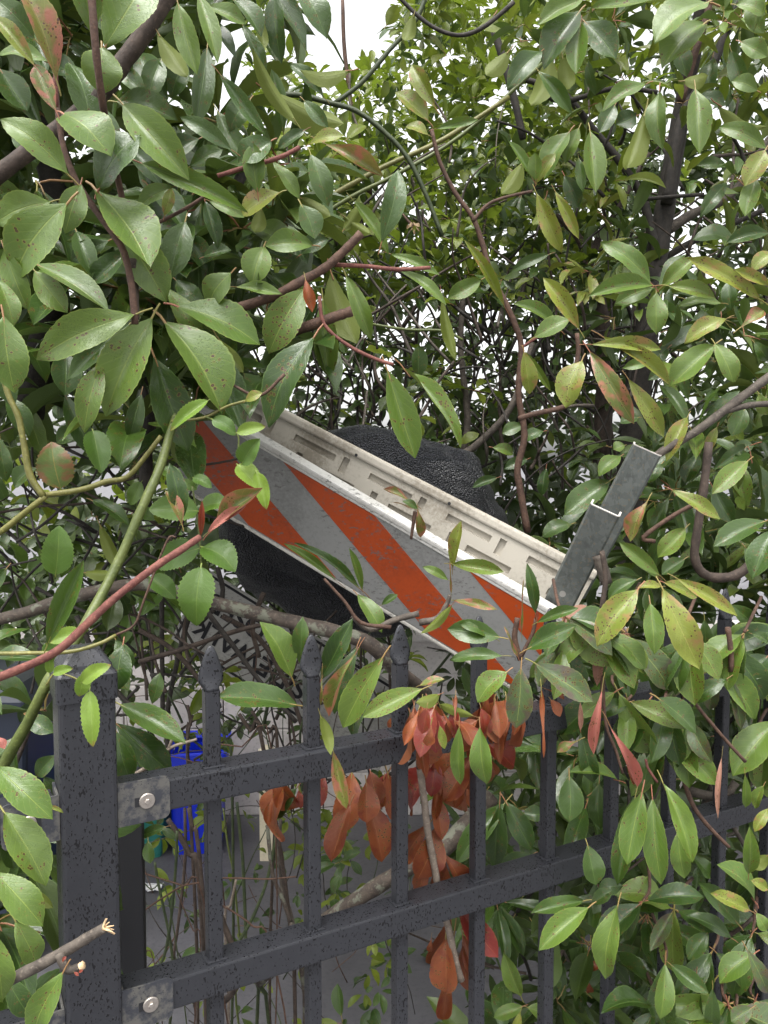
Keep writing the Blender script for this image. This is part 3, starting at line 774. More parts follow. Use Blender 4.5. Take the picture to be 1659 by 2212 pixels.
limb(ph_left, [(560, 300), (500, 420), (430, 520), (380, 640)], 1.35, 12, 16, M_DARK)
limb(ph_left, [(322, 900), (316, 980), (312, 1100)], 1.3, 13, 15, M_DARK)
# arch of dark rose canes over the gap to the sky
limb(hedge, [(560, 210), (640, 205), (710, 222), (770, 240), (830, 285), (880, 340), (920, 420), (955, 510)], 1.7, 6, 5, M_CANED, 'cane')
limb(hedge, [(720, 225), (780, 180), (840, 110), (900, 40), (930, -40)], 1.7, 5, 5, M_CANED, 'cane')
limb(hedge, [(480, 560), (600, 480), (720, 420), (830, 360), (960, 300), (1100, 210)], 1.8, 6, 5, M_CANEY, 'cane')
limb(hedge, [(500, 580), (640, 500), (760, 425), (860, 375), (1000, 290), (1180, 130)], 1.85, 5, 4, M_CANE, 'cane')
limb(hedge, [(840, -30), (900, 32), (950, 66), (1000, 76), (1050, 55), (1110, 5)], 1.6, 4, 5, M_DARK, 'branch')
limb(hedge, [(740, 0), (745, 120), (768, 280), (800, 420)], 2.2, 4, 5, M_TWIG, 'stem')
limb(hedge, [(800, 700), (880, 712), (960, 715), (1000, 735)], 1.5, 3, 3, M_CANE, 'cane')
# stem rising in front of the rear board
limb(ph_right, [(932, 280), (950, 350), (985, 420), (1020, 468), (1040, 520), (1060, 590), (1090, 650), (1112, 700), (1126, 752), (1120, 850), (1133, 940), (1118, 1010), (1124, 1060), (1140, 1150)], 1.36, 4.5, 8, M_TWIG, 'stem')
limb(ph_right, [(1022, 478), (1050, 445), (1085, 428), (1150, 413)], 1.34, 4, 3, M_TWIG, 'twig')
limb(ph_right, [(1128, 750), (1150, 735), (1175, 720)], 1.34, 3, 3, M_REDST, 'twig')
limb(ph_right, [(1246, 720), (1248, 770), (1225, 860), (1215, 880), (1150, 895), (1120, 905)], 1.25, 5, 6, M_TWIG, 'twig')
limb(ph_right, [(1720, 770), (1640, 830), (1560, 890), (1500, 935), (1440, 970), (1410, 990)], 1.24, 10, 9, M_GREY)
limb(ph_right, [(1560, 890), (1620, 875), (1700, 870)], 1.24, 7, 7, M_GREY)
limb(ph_right, [(1532, 955), (1520, 1060), (1506, 1150), (1502, 1210), (1530, 1245), (1590, 1242), (1640, 1200)], 1.2, 9, 11, M_BARK)
limb(ph_right, [(1415, 1170), (1390, 1160), (1460, 1110), (1510, 1085)], 1.15, 5, 5, M_TWIG, 'twig')
limb(ph_right, [(1300, 1190), (1308, 1250), (1300, 1320), (1295, 1450)], 1.12, 6, 6, M_BARK)
limb(ph_right, [(1292, 1200), (1300, 1225), (1310, 1260)], 1.16, 14, 13, M_GREY, 'stub')
limb(ph_right, [(1300, 1530), (1302, 1460), (1308, 1560), (1330, 1620), (1345, 1670)], .98, 4, 3, M_TWIG, 'twig')
limb(ph_right, [(1118, 1335), (1112, 1380), (1125, 1425)], 1.02, 6, 7, M_TWIG, 'twig')
limb(ph_right, [(1125, 1420), (1150, 1370), (1158, 1335)], 1.02, 5, 4, M_TWIG, 'twig')
limb(ph_right, [(760, 1330), (800, 1360), (850, 1340), (905, 1325)], 1.02, 6, 7, M_GREY, 'twig')
limb(ph_right, [(905, 1345), (945, 1335), (965, 1305), (972, 1285)], 1.02, 8, 4, M_GREY, 'twig')
limb(ph_right, [(700, 1250), (745, 1300), (780, 1345), (845, 1355)], 1.01, 3, 5, M_TWIG, 'twig')
limb(ph_right, [(897, 1105), (893, 1130), (888, 1165)], 1.14, 5, 3, M_TWIG, 'twig')
limb(ph_right, [(1580, 1450), (1578, 1400), (1572, 1355)], 1.1, 6, 6, M_TWIG, 'twig')
limb(ph_right, [(1435, 1440), (1480, 1490), (1510, 1530), (1560, 1590), (1610, 1645)], 1.06, 4, 4, M_TWIG, 'twig')
limb(ph_right, [(1390, 1690), (1410, 1720), (1450, 1600), (1490, 1520)], 1.2, 7, 9, M_GREY)
limb(ph_right, [(1466, 1600), (1472, 1650), (1480, 1695), (1500, 1745), (1535, 1790), (1575, 1830)], 1.08, 7, 4, M_TWIG, 'twig')
limb(ph_right, [(1490, 1710), (1560, 1722), (1590, 1690)], 1.25, 11, 9, M_GREY)
limb(ph_right, [(1395, 1640), (1400, 1660), (1420, 1690)], 1.0, 3, 3, M_REDST, 'twig')
# tree trunk on the right
limb(ph_tree, [(1345, 1300, 1.95), (1358, 1080, 1.95), (1372, 900, 1.95), (1388, 760, 1.95), (1400, 690, 1.95), (1412, 590, 1.95), (1432, 480, 1.95), (1448, 380, 1.95), (1466, 280, 1.95), (1482, 190, 1.93), (1505, 80, 1.9), (1530, -60, 1.85)], 1.95, 32, 13, M_DARK, 'trunk', n=10)
limb(ph_tree, [(1420, 560), (1400, 470), (1385, 420), (1340, 350), (1290, 290), (1240, 225), (1180, 160)], 1.93, 11, 6, M_DARK)
limb(ph_tree, [(1440, 440), (1455, 340), (1480, 240), (1540, 140), (1600, -20)], 1.92, 14, 9, M_DARK)
limb(ph_tree, [(1470, 220), (1500, 120), (1530, 20), (1540, -60)], 1.6, 9, 6, M_TWIG)
limb(ph_tree, [(1435, 500), (1500, 460), (1580, 420), (1660, 300)], 1.95, 12, 6, M_GREY)
limb(ph_tree, [(1430, 560), (1500, 520), (1590, 480), (1680, 440)], 2.0, 8, 5, M_DARK)
limb(ph_tree, [(1300, 1000), (1306, 800), (1298, 690), (1278, 600), (1268, 545)], 2.1, 20, 17, M_BARK)
limb(ph_tree, [(1270, 550), (1240, 500), (1200, 465)], 2.1, 10, 7, M_BARK)
limb(ph_tree, [(1276, 560), (1300, 500), (1330, 460), (1400, 330)], 2.1, 9, 5, M_BARK)
limb(ph_tree, [(1065, 60), (1090, 140), (1112, 220), (1130, 300)], 1.9, 8, 8, M_DARK)
limb(ph_tree, [(1395, 430), (1450, 425), (1520, 420)], 1.9, 4, 4, M_DARK)
limb(ph_tree, [(1110, 170), (1160, 180), (1210, 220), (1330, 190), (1420, 200)], 1.9, 6, 5, M_DARK)
limb(ph_tree, [(1000, 980), (1030, 960), (1090, 900), (1120, 840), (1150, 740)], 1.9, 9, 6, M_GREY)
limb(ph_tree, [(1000, 985), (1010, 900), (995, 760), (1000, 640)], 2.0, 8, 6, M_GREY)
limb(ph_tree, [(995, 1200), (1000, 1050), (1005, 980)], 1.95, 12, 9, M_GREY)
# lichened limb under the sack, lower limb across the asphalt
limb(thick, [(-60, 1352, 1.15), (60, 1322, 1.15), (150, 1292, 1.15), (300, 1262, 1.14), (400, 1284, 1.13), (500, 1312, 1.12), (625, 1342, 1.11), (720, 1364, 1.10), (800, 1392, 1.10), (860, 1450, 1.12), (920, 1500, 1.2)], 1.12, 13, 18, M_LICH, n=10)
limb(thick, [(560, 2120, 1.3), (640, 2030, 1.25), (700, 1990, 1.22), (790, 1930, 1.2), (870, 1880, 1.2), (960, 1830, 1.2), (1060, 1720, 1.25)], 1.22, 14, 20, M_LICH, n=9)
c3 = lambda x, y: ((350 + x * .4633) * .6652, (2300 + y * .4633) * .6652)
def cane(pts, Y, r0, r1, mat):
    # stems run on down to the soil
    P = [at(*c3(x, y), Y) for x, y in pts]
    lo = min(P, key=lambda q: q.z); i = P.index(lo)
    ext = [Vector((lo.x + rng.uniform(-.05, .05), lo.y + rng.uniform(0, .1), .6)), Vector((lo.x + rng.uniform(-.1, .1), lo.y + rng.uniform(0, .15), -.02))]
    if lo.z < 1.25: P = (P + ext) if i == len(P) - 1 else (ext[::-1] + P) if i == 0 else P
    tube('cane', P, px(r0 * .72, Y), px(r1 * .72, Y), mat, thick, wob=.04)
for a in (([(330, 1080), (345, 1180), (380, 1350), (425, 1560), (455, 1760), (480, 1950)], 1.22, 4, 5, M_CANED),
          ([(485, 860), (480, 1050), (465, 1250), (440, 1500), (400, 1720), (340, 1940)], 1.18, 4.5, 5, M_CANED),
          ([(540, 700), (545, 1000), (525, 1250), (495, 1500), (460, 1750), (450, 1950)], 1.3, 5, 5, M_BARK),
          ([(905, 660), (925, 850), (945, 1050), (955, 1250), (965, 1500), (975, 1800)], 1.3, 5, 6, M_CANED),
          ([(810, 700), (840, 950), (880, 1150), (905, 1400), (930, 1650), (960, 1900)], 1.35, 3, 4, M_CANE),
          ([(1180, 900), (1130, 1150), (1085, 1300), (1010, 1480), (930, 1620), (890, 1700), (880, 1850)], 1.25, 5, 6, M_CANED),
          ([(1120, 820), (1135, 1000), (1160, 1180), (1230, 1350), (1280, 1500), (1300, 1600)], 1.25, 6, 8, M_LICH),
          ([(1210, 780), (1200, 1000), (1215, 1200), (1240, 1340), (1290, 1480)], 1.3, 6, 7, M_GREY),
          ([(770, 1400), (830, 1560), (870, 1660), (890, 1780), (900, 1950)], 1.22, 9, 11, M_BARK),
          ([(420, 780), (500, 890), (570, 1020), (640, 1180)], 1.25, 8, 11, M_BARK),
          ([(570, 700), (595, 850), (640, 1010)], 1.2, 7, 6, M_BARK),
          ([(70, 1110), (200, 1140), (340, 1185), (530, 1245), (660, 1300)], 1.15, 2.5, 3, M_TWIG),
          ([(640, 1222), (520, 1248), (400, 1320), (300, 1385), (180, 1480), (60, 1590)], 1.12, 2.5, 3, M_TWIG),
          ([(780, 1190), (950, 1192), (1130, 1197), (1320, 1180)], 1.2, 2.5, 2.5, M_TWIG),
          ([(780, 1370), (900, 1440), (1020, 1530), (1140, 1670)], 1.15, 3, 3, M_TWIG),
          ([(130, 840), (160, 1000), (200, 1200), (180, 1400), (120, 1620), (70, 1720)], 1.1, 2, 2, M_CANED),
          ([(190, 1150), (300, 1270), (430, 1360)], 1.15, 2, 2, M_CANED),
          ([(480, 1280), (540, 1420), (600, 1560), (650, 1650)], 1.2, 2, 2, M_TWIG),
          ([(900, 1200), (860, 1380), (820, 1490)], 1.3, 4, 5, M_PALE),
          ([(560, -20), (580, 120), (560, 330)], 1.3, 5, 6, M_BARK), ([(770, 60), (830, 240), (870, 480)], 1.3, 4, 5, M_CANED),
          ([(920, 40), (1000, 160), (1090, 280)], 1.25, 6, 7, M_BARK), ([(1010, 20), (1110, 180), (1190, 300)], 1.3, 5, 5, M_BARK),
          ([(770, 250), (940, 270), (1150, 300)], 1.15, 2.5, 2.5, M_TWIG), ([(100, 1740), (230, 1750), (330, 1800)], 1.1, 2, 1.5, M_TWIG),
          ([(80, 1845), (250, 1870), (400, 1890), (580, 1840)], 1.12, 2, 2, M_CANED)): cane(*a)
limb(thick, [(262, 1686), (310, 1662), (365, 1617), (425, 1597)], .93, 6, 3, M_PALE, 'twig')
limb(thick, [(364, 1618), (374, 1592), (385, 1566)], .93, 4, 2.5, M_PALE, 'twig')
for a in ([(165, 1330), (240, 1480), (330, 1560)], [(420, 1290), (385, 1420), (360, 1560), (372, 1700)], [(350, 1200), (350, 1390), (352, 1560)],
          [(300, 1430), (400, 1400), (520, 1360), (620, 1340)], [(470, 1225), (480, 1290), (430, 1350)], [(430, 1300), (500, 1390), (560, 1470), (640, 1560)],
          [(480, 1330), (560, 1380), (620, 1480), (660, 1590)], [(100, 1490), (70, 1560), (30, 1660)], [(300, 1360), (380, 1410), (470, 1520)], [(570, 1280), (545, 1350), (560, 1420)]):
    limb(thick, a, rng.uniform(1.15, 1.5), 6, 5, rng.choice([M_DARK, M_BARK]), 'twig')
# rose canes
limb(rose, [(-30, 1730, .80), (20, 1630, .79), (60, 1560, .785), (105, 1470, .78), (180, 1355, .82), (250, 1225, .86), (310, 1090, .88), (345, 1010, .9), (368, 935, .93), (395, 850, .99)], .83, 12, 10, M_CANE, 'cane')
limb(rose, [(92, 1070), (175, 1058), (230, 1040), (275, 1030), (315, 985), (348, 942)], .92, 7, 5, M_CANEY, 'cane')
limb(rose, [(94, 1072), (66, 1028), (52, 960), (40, 900), (18, 852), (-5, 770)], .9, 8, 6, M_CANEY, 'cane')
limb(rose, [(98, 1072), (50, 1110), (0, 1150), (-40, 1170)], .9, 7, 7, M_CANEY, 'cane')
limb(rose, [(-20, 1412, .72), (60, 1411, .72), (150, 1408, .72), (215, 1390, .73), (250, 1372, .74)], .72, 5, 4, M_CANEY, 'cane')
limb(rose, [(250, 1372), (290, 1350), (310, 1300), (360, 1170), (380, 1160)], .76, 3, 2, M_TWIG, 'cane')
limb(rose, [(435, 1230), (432, 1180), (425, 1110), (415, 1050)], .95, 2, 2, M_CANE, 'stem')
limb(rose, [(370, 910), (440, 902), (490, 878), (530, 866)], .92, 3, 3, M_CANEY, 'cane')
limb(rose, [(445, 900), (510, 935), (515, 975), (525, 1010)], .91, 2, 2, M_CANE, 'stem')
limb(rose, [(100, 1480), (118, 1455), (150, 1460), (190, 1480)], .72, 2, 2, M_CANEY, 'stem')
# reddish shoot crossing in front of the post
limb(ph_post, [(-40, 1475, .66), (30, 1450, .66), (120, 1408, .66), (185, 1350, .67), (250, 1290, .68), (330, 1228, .69), (395, 1185, .70), (432, 1160, .71)], .68, 10, 8, M_REDST, 'stem')
limb(ph_post, [(-60, 2180, .60), (0, 2130, .60), (75, 2090, .60), (140, 2055, .60), (195, 2022, .60), (228, 2003, .60)], .60, 15, 11, M_GREY, 'broken_stick')
limb(ph_post, [(128, 2060), (138, 2084), (152, 2096), (176, 2086)], .595, 11, 9, M_GREY, 'stub')
limb(ph_post, [(174, 2088), (179, 2085), (181, 2084)], .594, 9, 8, M_CUT, 'cut_end')
for i in range(13):
    a = rng.uniform(-1.0, .9); ln = rng.uniform(16, 34)
    limb(ph_post, [(222, 2006), (222 + ln * .6 * math.cos(a - .35), 2006 + ln * .6 * math.sin(a - .35)), (222 + ln * math.cos(a - .3), 2006 + ln * math.sin(a - .3))], .60 + rng.uniform(-.004, .004), 3.2, 1, M_CUT, 'splinter', n=5)
# dead stick behind the rails
limb(dead, [(905, 1640), (915, 1720), (925, 1800), (938, 1870), (950, 1935), (970, 2010), (985, 2080), (997, 2118)], .985, 8, 8, M_PALE, 'stick')
limb(dead, [(880, 1560), (900, 1600), (906, 1660)], .97, 5, 7, M_TWIG, 'stick')

# ------------------------------------------------------------------ hand-placed leaves: base, tip, width, kind, depth
def own_left(u, v, k_): return rose if k_ in 'RBw' else dead if k_ in 'or' and v > 1300 else ph_left
def own_right(u, v, k_): return dead if k_ in 'or' else ph_right
def own_post(u, v, k_): return rose if k_ in 'RBw' else ph_post if u < 130 else dead if k_ in 'or' else ph_low
def own_low(u, v, k_): return dead if k_ in 'or' else ph_right if u > 1180 and v < 1930 else ph_low
def own_tree(u, v, k_): return ph_tree
dl = lambda u, v: .80 + .26 * u / 830
R1 = """
585 1358 148 1548 195 g;655 1375 455 1800 225 g;715 1395 962 1785 235 g;770 1325 1128 1482 175 g;535 1000 720 1297 215 g;415 820 652 1147 215 g;290 880 52 1208 235 g
348 797 285 1003 140 g;428 815 592 572 185 G;532 452 818 778 190 g;605 703 1062 902 112 g;295 755 3 503 155 g;275 492 478 650 190 g;440 205 438 402 205 g
392 135 345 -130 150 g;455 200 650 -120 235 g;242 340 78 -90 140 b .70;240 475 150 275 105 b .69;150 285 -40 50 85 y .69;215 272 -10 222 65 g;148 168 -20 -10 125 d;390 562 300 262 180 G .98
220 872 -30 962 155 g;150 1170 292 1352 135 g .93;160 1143 472 1337 115 g .94;20 1080 118 1337 125 g;-10 1210 60 1412 100 g;15 1368 66 1695 200 g .80;540 1095 393 1232 115 d;800 958 735 1205 155 G .99
1113 832 1090 615 115 g;1207 832 1038 928 98 y;1140 1066 1090 1232 155 g;1000 1178 895 1322 135 g;1352 1060 1145 1055 115 g;1300 882 1362 1032 120 d .95;1312 1248 1160 1527 190 s;1395 1298 1425 1637 128 g
1430 1178 1540 1492 155 u;1495 1192 1605 1467 92 g;1318 1198 1350 1347 62 o .94;1357 1455 1148 1835 175 d .97;1343 668 1420 892 115 d 1.0;1382 608 1657 762 95 b;1340 622 1485 582 60 y;1287 540 1088 213 75 u;1225 577 1173 298 78 d
1512 305 1298 312 78 u;1400 420 1250 268 70 d;1160 395 1482 555 125 u;1313 433 1418 548 72 G;948 318 1150 587 78 G;768 12 852 323 118 g;895 208 848 543 115 d 1.0;680 138 808 335 95 u
858 -22 942 268 95 g;898 28 1062 92 72 g;1190 -45 1210 268 105 d;1288 -65 1417 153 130 G 1.1;1002 648 778 500 85 G;1172 608 1028 702 135 G;752 805 588 893 85 g;710 932 742 812 62 y
885 868 945 1068 85 d .98;905 868 1055 935 65 g;635 417 498 285 95 G 1.02;500 440 765 502 135 d 1.0;940 1458 1052 1612 85 u;560 1400 288 1642 120 d;700 250 640 430 120 d 1.05;800 250 740 420 115 d 1.06
600 230 720 420 140 d 1.08;1080 430 990 560 120 d 1.05;940 480 1060 700 100 d 1.06;330 1000 400 1200 110 d 1.0;470 1040 300 1130 100 d 1.0;60 560 160 700 110 d 1.0;0 300 120 480 140 d 1.05;130 60 260 220 120 d 1.04
1010 0 1130 160 90 d 1.06;1050 110 1150 330 70 G 1.08;1120 60 1140 220 60 u 1.1;860 600 700 700 110 d 1.05;1300 1100 1420 1030 90 d 1.05;760 1210 880 1330 100 d 1.02;1180 700 1300 860 70 g;1290 850 1430 940 80 u
780 1010 900 1180 110 d 1.04;880 1110 1000 1080 60 G 1.0;1020 1240 1220 1270 60 g;860 1490 1060 1700 120 d 1.02;960 1560 1060 1790 130 d 1.03;1130 900 1100 1010 80 u;1525 865 1682 1092 62 g;200 250 330 330 110 d 1.06;450 470 520 700 110 d 1.05
560 640 700 800 100 d 1.06;640 800 800 1000 120 d 1.07;820 720 960 640 90 d 1.08;1200 760 1340 740 70 G 1.05;1320 560 1200 640 60 d 1.04;730 1250 870 1480 120 g .98;1240 1020 1330 1140 80 d 1.06;1480 1000 1570 880 70 u;1480 930 1600 1010 60 u
"""
hand_leaves(R1, 0, 0, own_left, dl)
R3 = """
285 60 282 242 155 d;440 100 360 402 135 s .88;668 80 815 488 205 d .94;610 240 560 442 95 d 1.05;865 -10 1062 392 145 G 1.02;868 988 846 1242 192 R .90;876 900 1018 1002 150 R .93;862 905 668 985 150 R .95;855 745 642 735 145 R .95
872 726 988 712 95 R .93;772 620 852 650 60 R .96;835 600 914 642 62 R .92;897 268 733 392 68 B .80;918 348 1020 414 82 R .89;1024 406 1147 378 68 B .88;1045 540 1118 432 108 R .89;1028 545 1115 642 108 B .88;1108 578 1152 737 82 B .87;1060 270 1132 232 52 y .88
262 646 222 443 188 w .93;402 398 440 577 135 R .95;240 1017 256 808 165 R .88;348 1262 213 1312 82 B .74;205 1322 362 955 115 d .68;785 790 735 538 105 d .72;785 802 714 655 62 b .71;868 852 872 703 34 r .70;905 838 1118 640 100 b .70;900 835 1060 720 50 k .695
1260 1462 1138 1222 135 g K;1302 1402 1306 1203 92 d K;1388 1472 1517 1212 112 d K;1455 1047 1228 880 44 g 1.1;1558 1082 1282 873 48 d 1.1;1565 1087 1508 903 44 g 1.1;1545 1108 1652 1267 92 g 1.05
-20 40 60 300 120 d .95;30 250 130 420 110 d .98;0 430 30 620 90 d .98;280 240 420 520 110 d 1.1;350 380 240 450 90 d 1.1;400 700 560 800 70 d 1.1;430 800 520 1000 70 u 1.15;160 560 60 640 90 d 1.1;360 1010 480 1020 60 u 1.1;610 620 560 720 80 R 1.05
30 990 -60 1100 90 d 1.0;500 1300 570 1430 90 d .95;440 1380 560 1520 100 d .97;650 1030 760 1120 110 R 1.0;700 560 790 640 80 R 1.0
"""
hand_leaves(R3, 0, 731.7, own_left, lambda u, v: .9)
R2 = """
845 50 690 278 155 d 1.3;850 98 830 322 112 g 1.3;865 93 1003 252 135 d 1.3;682 220 533 378 112 d 1.3;862 -5 668 92 95 g 1.3;1382 12 898 22 95 g 1.3;1402 8 1168 157 135 g 1.25;1382 103 1203 272 155 g 1.3
1190 393 1195 637 102 g 1.4;1345 383 1362 662 122 g 1.4;1132 363 943 477 84 g 1.4;1000 450 930 575 90 d 1.5;668 308 812 492 78 d 1.5;802 568 688 762 115 g 1.5;842 553 783 702 85 g 1.5;890 568 915 832 112 g 1.45;840 680 860 830 55 d 1.5;1130 478 1048 732 115 u 1.5
220 462 112 272 90 y 1.3;190 522 48 398 95 y 1.3;225 556 408 512 48 g 1.3;190 582 93 545 52 y 1.3;642 772 538 608 48 g 1.3;655 782 652 658 72 g 1.3;660 838 768 1092 95 y 1.3;740 828 842 1032 62 y 1.3;-10 1045 66 726 120 G 1.0
842 1422 688 1198 92 y 1.2;650 1457 802 1378 98 g 1.25;1155 1225 943 1038 102 g 1.25;1165 1235 883 1277 88 g 1.25;1160 1242 998 1312 98 g 1.25;1176 1265 1180 1442 108 g 1.25;1200 1240 1342 1108 88 s 1.27;1230 1235 1432 1287 78 s 1.25
1622 1292 1308 1113 88 y 1.2;1662 1232 1508 1163 62 y 1.2;1530 1422 1642 1338 92 b 1.2;1482 1375 1298 1477 88 y 1.2;1460 1310 1275 1310 52 g 1.25;1490 1210 1500 1340 78 d 1.3;1680 1090 1590 1170 80 y 1.25;1612 392 1503 348 85 g 1.4;1647 648 1557 802 115 y 1.4
1602 768 1558 932 98 g 1.4;1652 642 1448 540 92 g 1.45;1482 788 1368 932 78 d 1.5;1662 1008 1478 1047 78 d 1.4;1480 720 1355 710 60 d 1.6;1530 1050 1340 1020 75 d 1.6;420 1208 273 1292 92 g 1.35;752 1422 558 1308 64 g 1.35;712 1100 548 1172 58 d 1.4;520 1322 353 1033 58 y 1.3
30 1098 242 1182 52 g 1.1;70 1168 275 1310 54 g 1.1;250 1280 310 1560 60 u 1.15;660 790 740 660 60 y 1.35;1540 180 1659 240 90 g 1.4;1500 220 1560 400 90 d 1.5;1570 60 1640 140 80 g 1.35;1420 250 1400 420 90 d 1.6;1520 20 1650 60 70 g 1.3;1620 -40 1600 140 100 g 1.3
1290 350 1400 330 70 u 1.5;1440 450 1640 560 60 u 1.5;1350 420 1480 450 70 d 1.6;1010 110 900 190 80 u 1.6;720 240 640 470 120 u 1.6;770 240 800 390 90 u 1.6;1090 500 1000 540 100 d 1.6;540 220 440 330 90 u 1.6;480 60 420 130 90 u 1.7;130 60 90 180 70 u 1.5;10 110 60 20 70 u 1.5
600 700 510 840 90 u 1.6;700 850 650 980 80 u 1.55;780 760 840 900 90 d 1.55;1250 180 1310 330 90 d 1.6;1180 1300 1260 1420 90 d 1.4;1350 1560 1260 1640 110 d 1.35;1440 1500 1520 1650 100 s 1.25;1600 1480 1659 1560 90 d 1.4;1230 1500 1150 1580 90 d 1.4
"""
hand_leaves(R2, 829.5, 0, lambda u, v, k_: ph_right if v > 560 or u < 1180 and v > 200 else ph_tree, lambda u, v: 1.3)
R4 = """
15 138 136 518 152 g 1.0;90 133 332 468 68 s 1.0;150 165 150 30 88 d 1.4;605 58 636 240 88 y 1.2;855 93 780 292 145 y 1.1;898 25 1203 42 74 y 1.12;950 -5 1240 203 80 y 1.12;890 58 1082 368 115 b 1.1;1058 178 1217 427 92 y 1.14;1147 108 1033 125 54 g 1.16
610 55 722 227 42 s 1.25;1427 28 1233 207 135 g 1.15;1430 23 1512 187 98 g 1.15;977 613 778 762 135 d 1.3;1022 508 928 592 84 g 1.3;1142 693 1058 872 98 b 1.1;1243 653 1462 777 72 y 1.12;1572 528 1418 667 104 s 1.12;1647 788 1423 892 108 d 1.12;1685 828 1588 1032 135 G 1.1
1302 818 1183 947 104 s 1.14;1190 1022 1018 878 82 g 1.13;1187 1032 1060 930 70 g 1.15;1097 1083 918 1322 155 y N;1150 1143 1172 1362 108 g N;1205 1083 1372 1432 158 y N;1270 1038 1532 1197 78 y N;1210 1053 1362 1112 78 y F;1092 1043 968 1127 74 d F;1202 1070 1095 1075 44 y F
932 1178 760 1255 115 n F;655 1187 620 973 64 d F;595 1272 602 1038 48 b F;665 1225 837 1158 60 d F;618 1342 832 1238 118 d N;500 1290 273 1252 128 d F;512 1370 283 1382 70 d F;577 1372 520 1243 84 b F;480 1295 332 1228 64 d F;295 1148 163 1277 48 u F
297 987 326 787 62 y 1.06;295 973 517 1002 78 s 1.06;277 1042 168 983 48 g 1.06;290 1100 284 960 44 b 1.06;300 1130 492 1167 48 b 1.05;-10 1150 60 1105 40 d 1.08;140 720 0 643 48 b 1.13;145 735 80 700 40 d 1.13;145 730 160 862 54 b 1.14;130 735 40 705 44 t 1.14
935 1290 920 1502 58 n F;990 1298 1062 1432 38 t F;1030 1265 1097 1362 36 t F;1385 1213 1400 1392 84 d K;1500 1340 1652 1560 145 d F;1590 1275 1659 1310 50 G F;600 375 510 410 70 d 1.6;620 520 520 560 60 d 1.5;810 800 682 850 80 d 1.5;690 400 600 440 60 G 1.5
490 600 382 640 50 d 1.5;700 560 680 680 60 d 1.6;470 470 560 500 60 s 1.6;1100 340 1020 360 70 d 1.4;1310 340 1220 530 90 y 1.25;1440 380 1390 500 55 y 1.25;1560 300 1500 420 100 d 1.3;1620 240 1659 330 80 s 1.3;1600 560 1659 640 90 d 1.35;1420 640 1510 800 100 d 1.3
1200 540 1140 620 80 d 1.3;1040 460 990 480 60 g 1.35;1360 500 1300 620 100 d 1.35;1560 900 1640 1000 90 d 1.3;1300 950 1200 1020 80 d 1.25;1030 800 1120 790 60 d 1.3;1500 1150 1600 1230 90 d 1.3;1240 120 1140 180 60 d 1.4;1500 480 1600 460 70 d 1.35;960 860 880 1040 60 d 1.35
"""
hand_leaves(R4, 829.5, 731.7, own_right, lambda u, v: 1.1)
R5 = """
-12 520 227 737 175 g .66;18 715 206 1025 195 g .66;-15 978 192 1203 175 g .63;68 1188 166 1378 135 g .65;272 1408 130 1705 158 g .585;-25 1240 20 1545 140 g .60;20 1420 130 1600 120 d .70;0 800 60 960 110 d .75;1283 252 935 215 138 d K;503 368 562 582 135 d K;503 333 752 548 155 d K
520 250 803 412 135 d K;532 -10 503 192 140 d K;658 246 690 113 78 d 1.05;216 112 214 33 48 B .655;231 116 314 92 54 B .655;355 152 474 78 84 B .65;366 118 345 218 84 B .65;388 193 400 434 98 B .65;1383 293 1432 467 62 u F;1440 453 1497 702 80 b F
1392 100 1385 255 32 b F;1547 8 1408 303 58 b F;1540 5 1438 292 104 d K;1652 48 1480 352 158 s F;1602 200 1513 392 104 d K;1182 638 1155 777 48 o K;1282 610 1188 747 84 d K;1512 680 1430 932 118 o K;1600 540 1642 682 115 o K;1582 655 1652 932 145 o K
640 838 650 937 64 d 1.02;717 778 608 817 58 d 1.02;205 690 275 718 22 y .67;-20 380 20 440 60 k .66;1290 620 1300 700 50 r K;120 300 230 370 100 d .85;160 560 235 470 90 d .85;130 1040 230 1130 60 u .8;150 230 80 330 60 d .95;240 640 190 560 60 d .85
"""
hand_leaves(R5, 0, 1397, own_post, lambda u, v: .9)
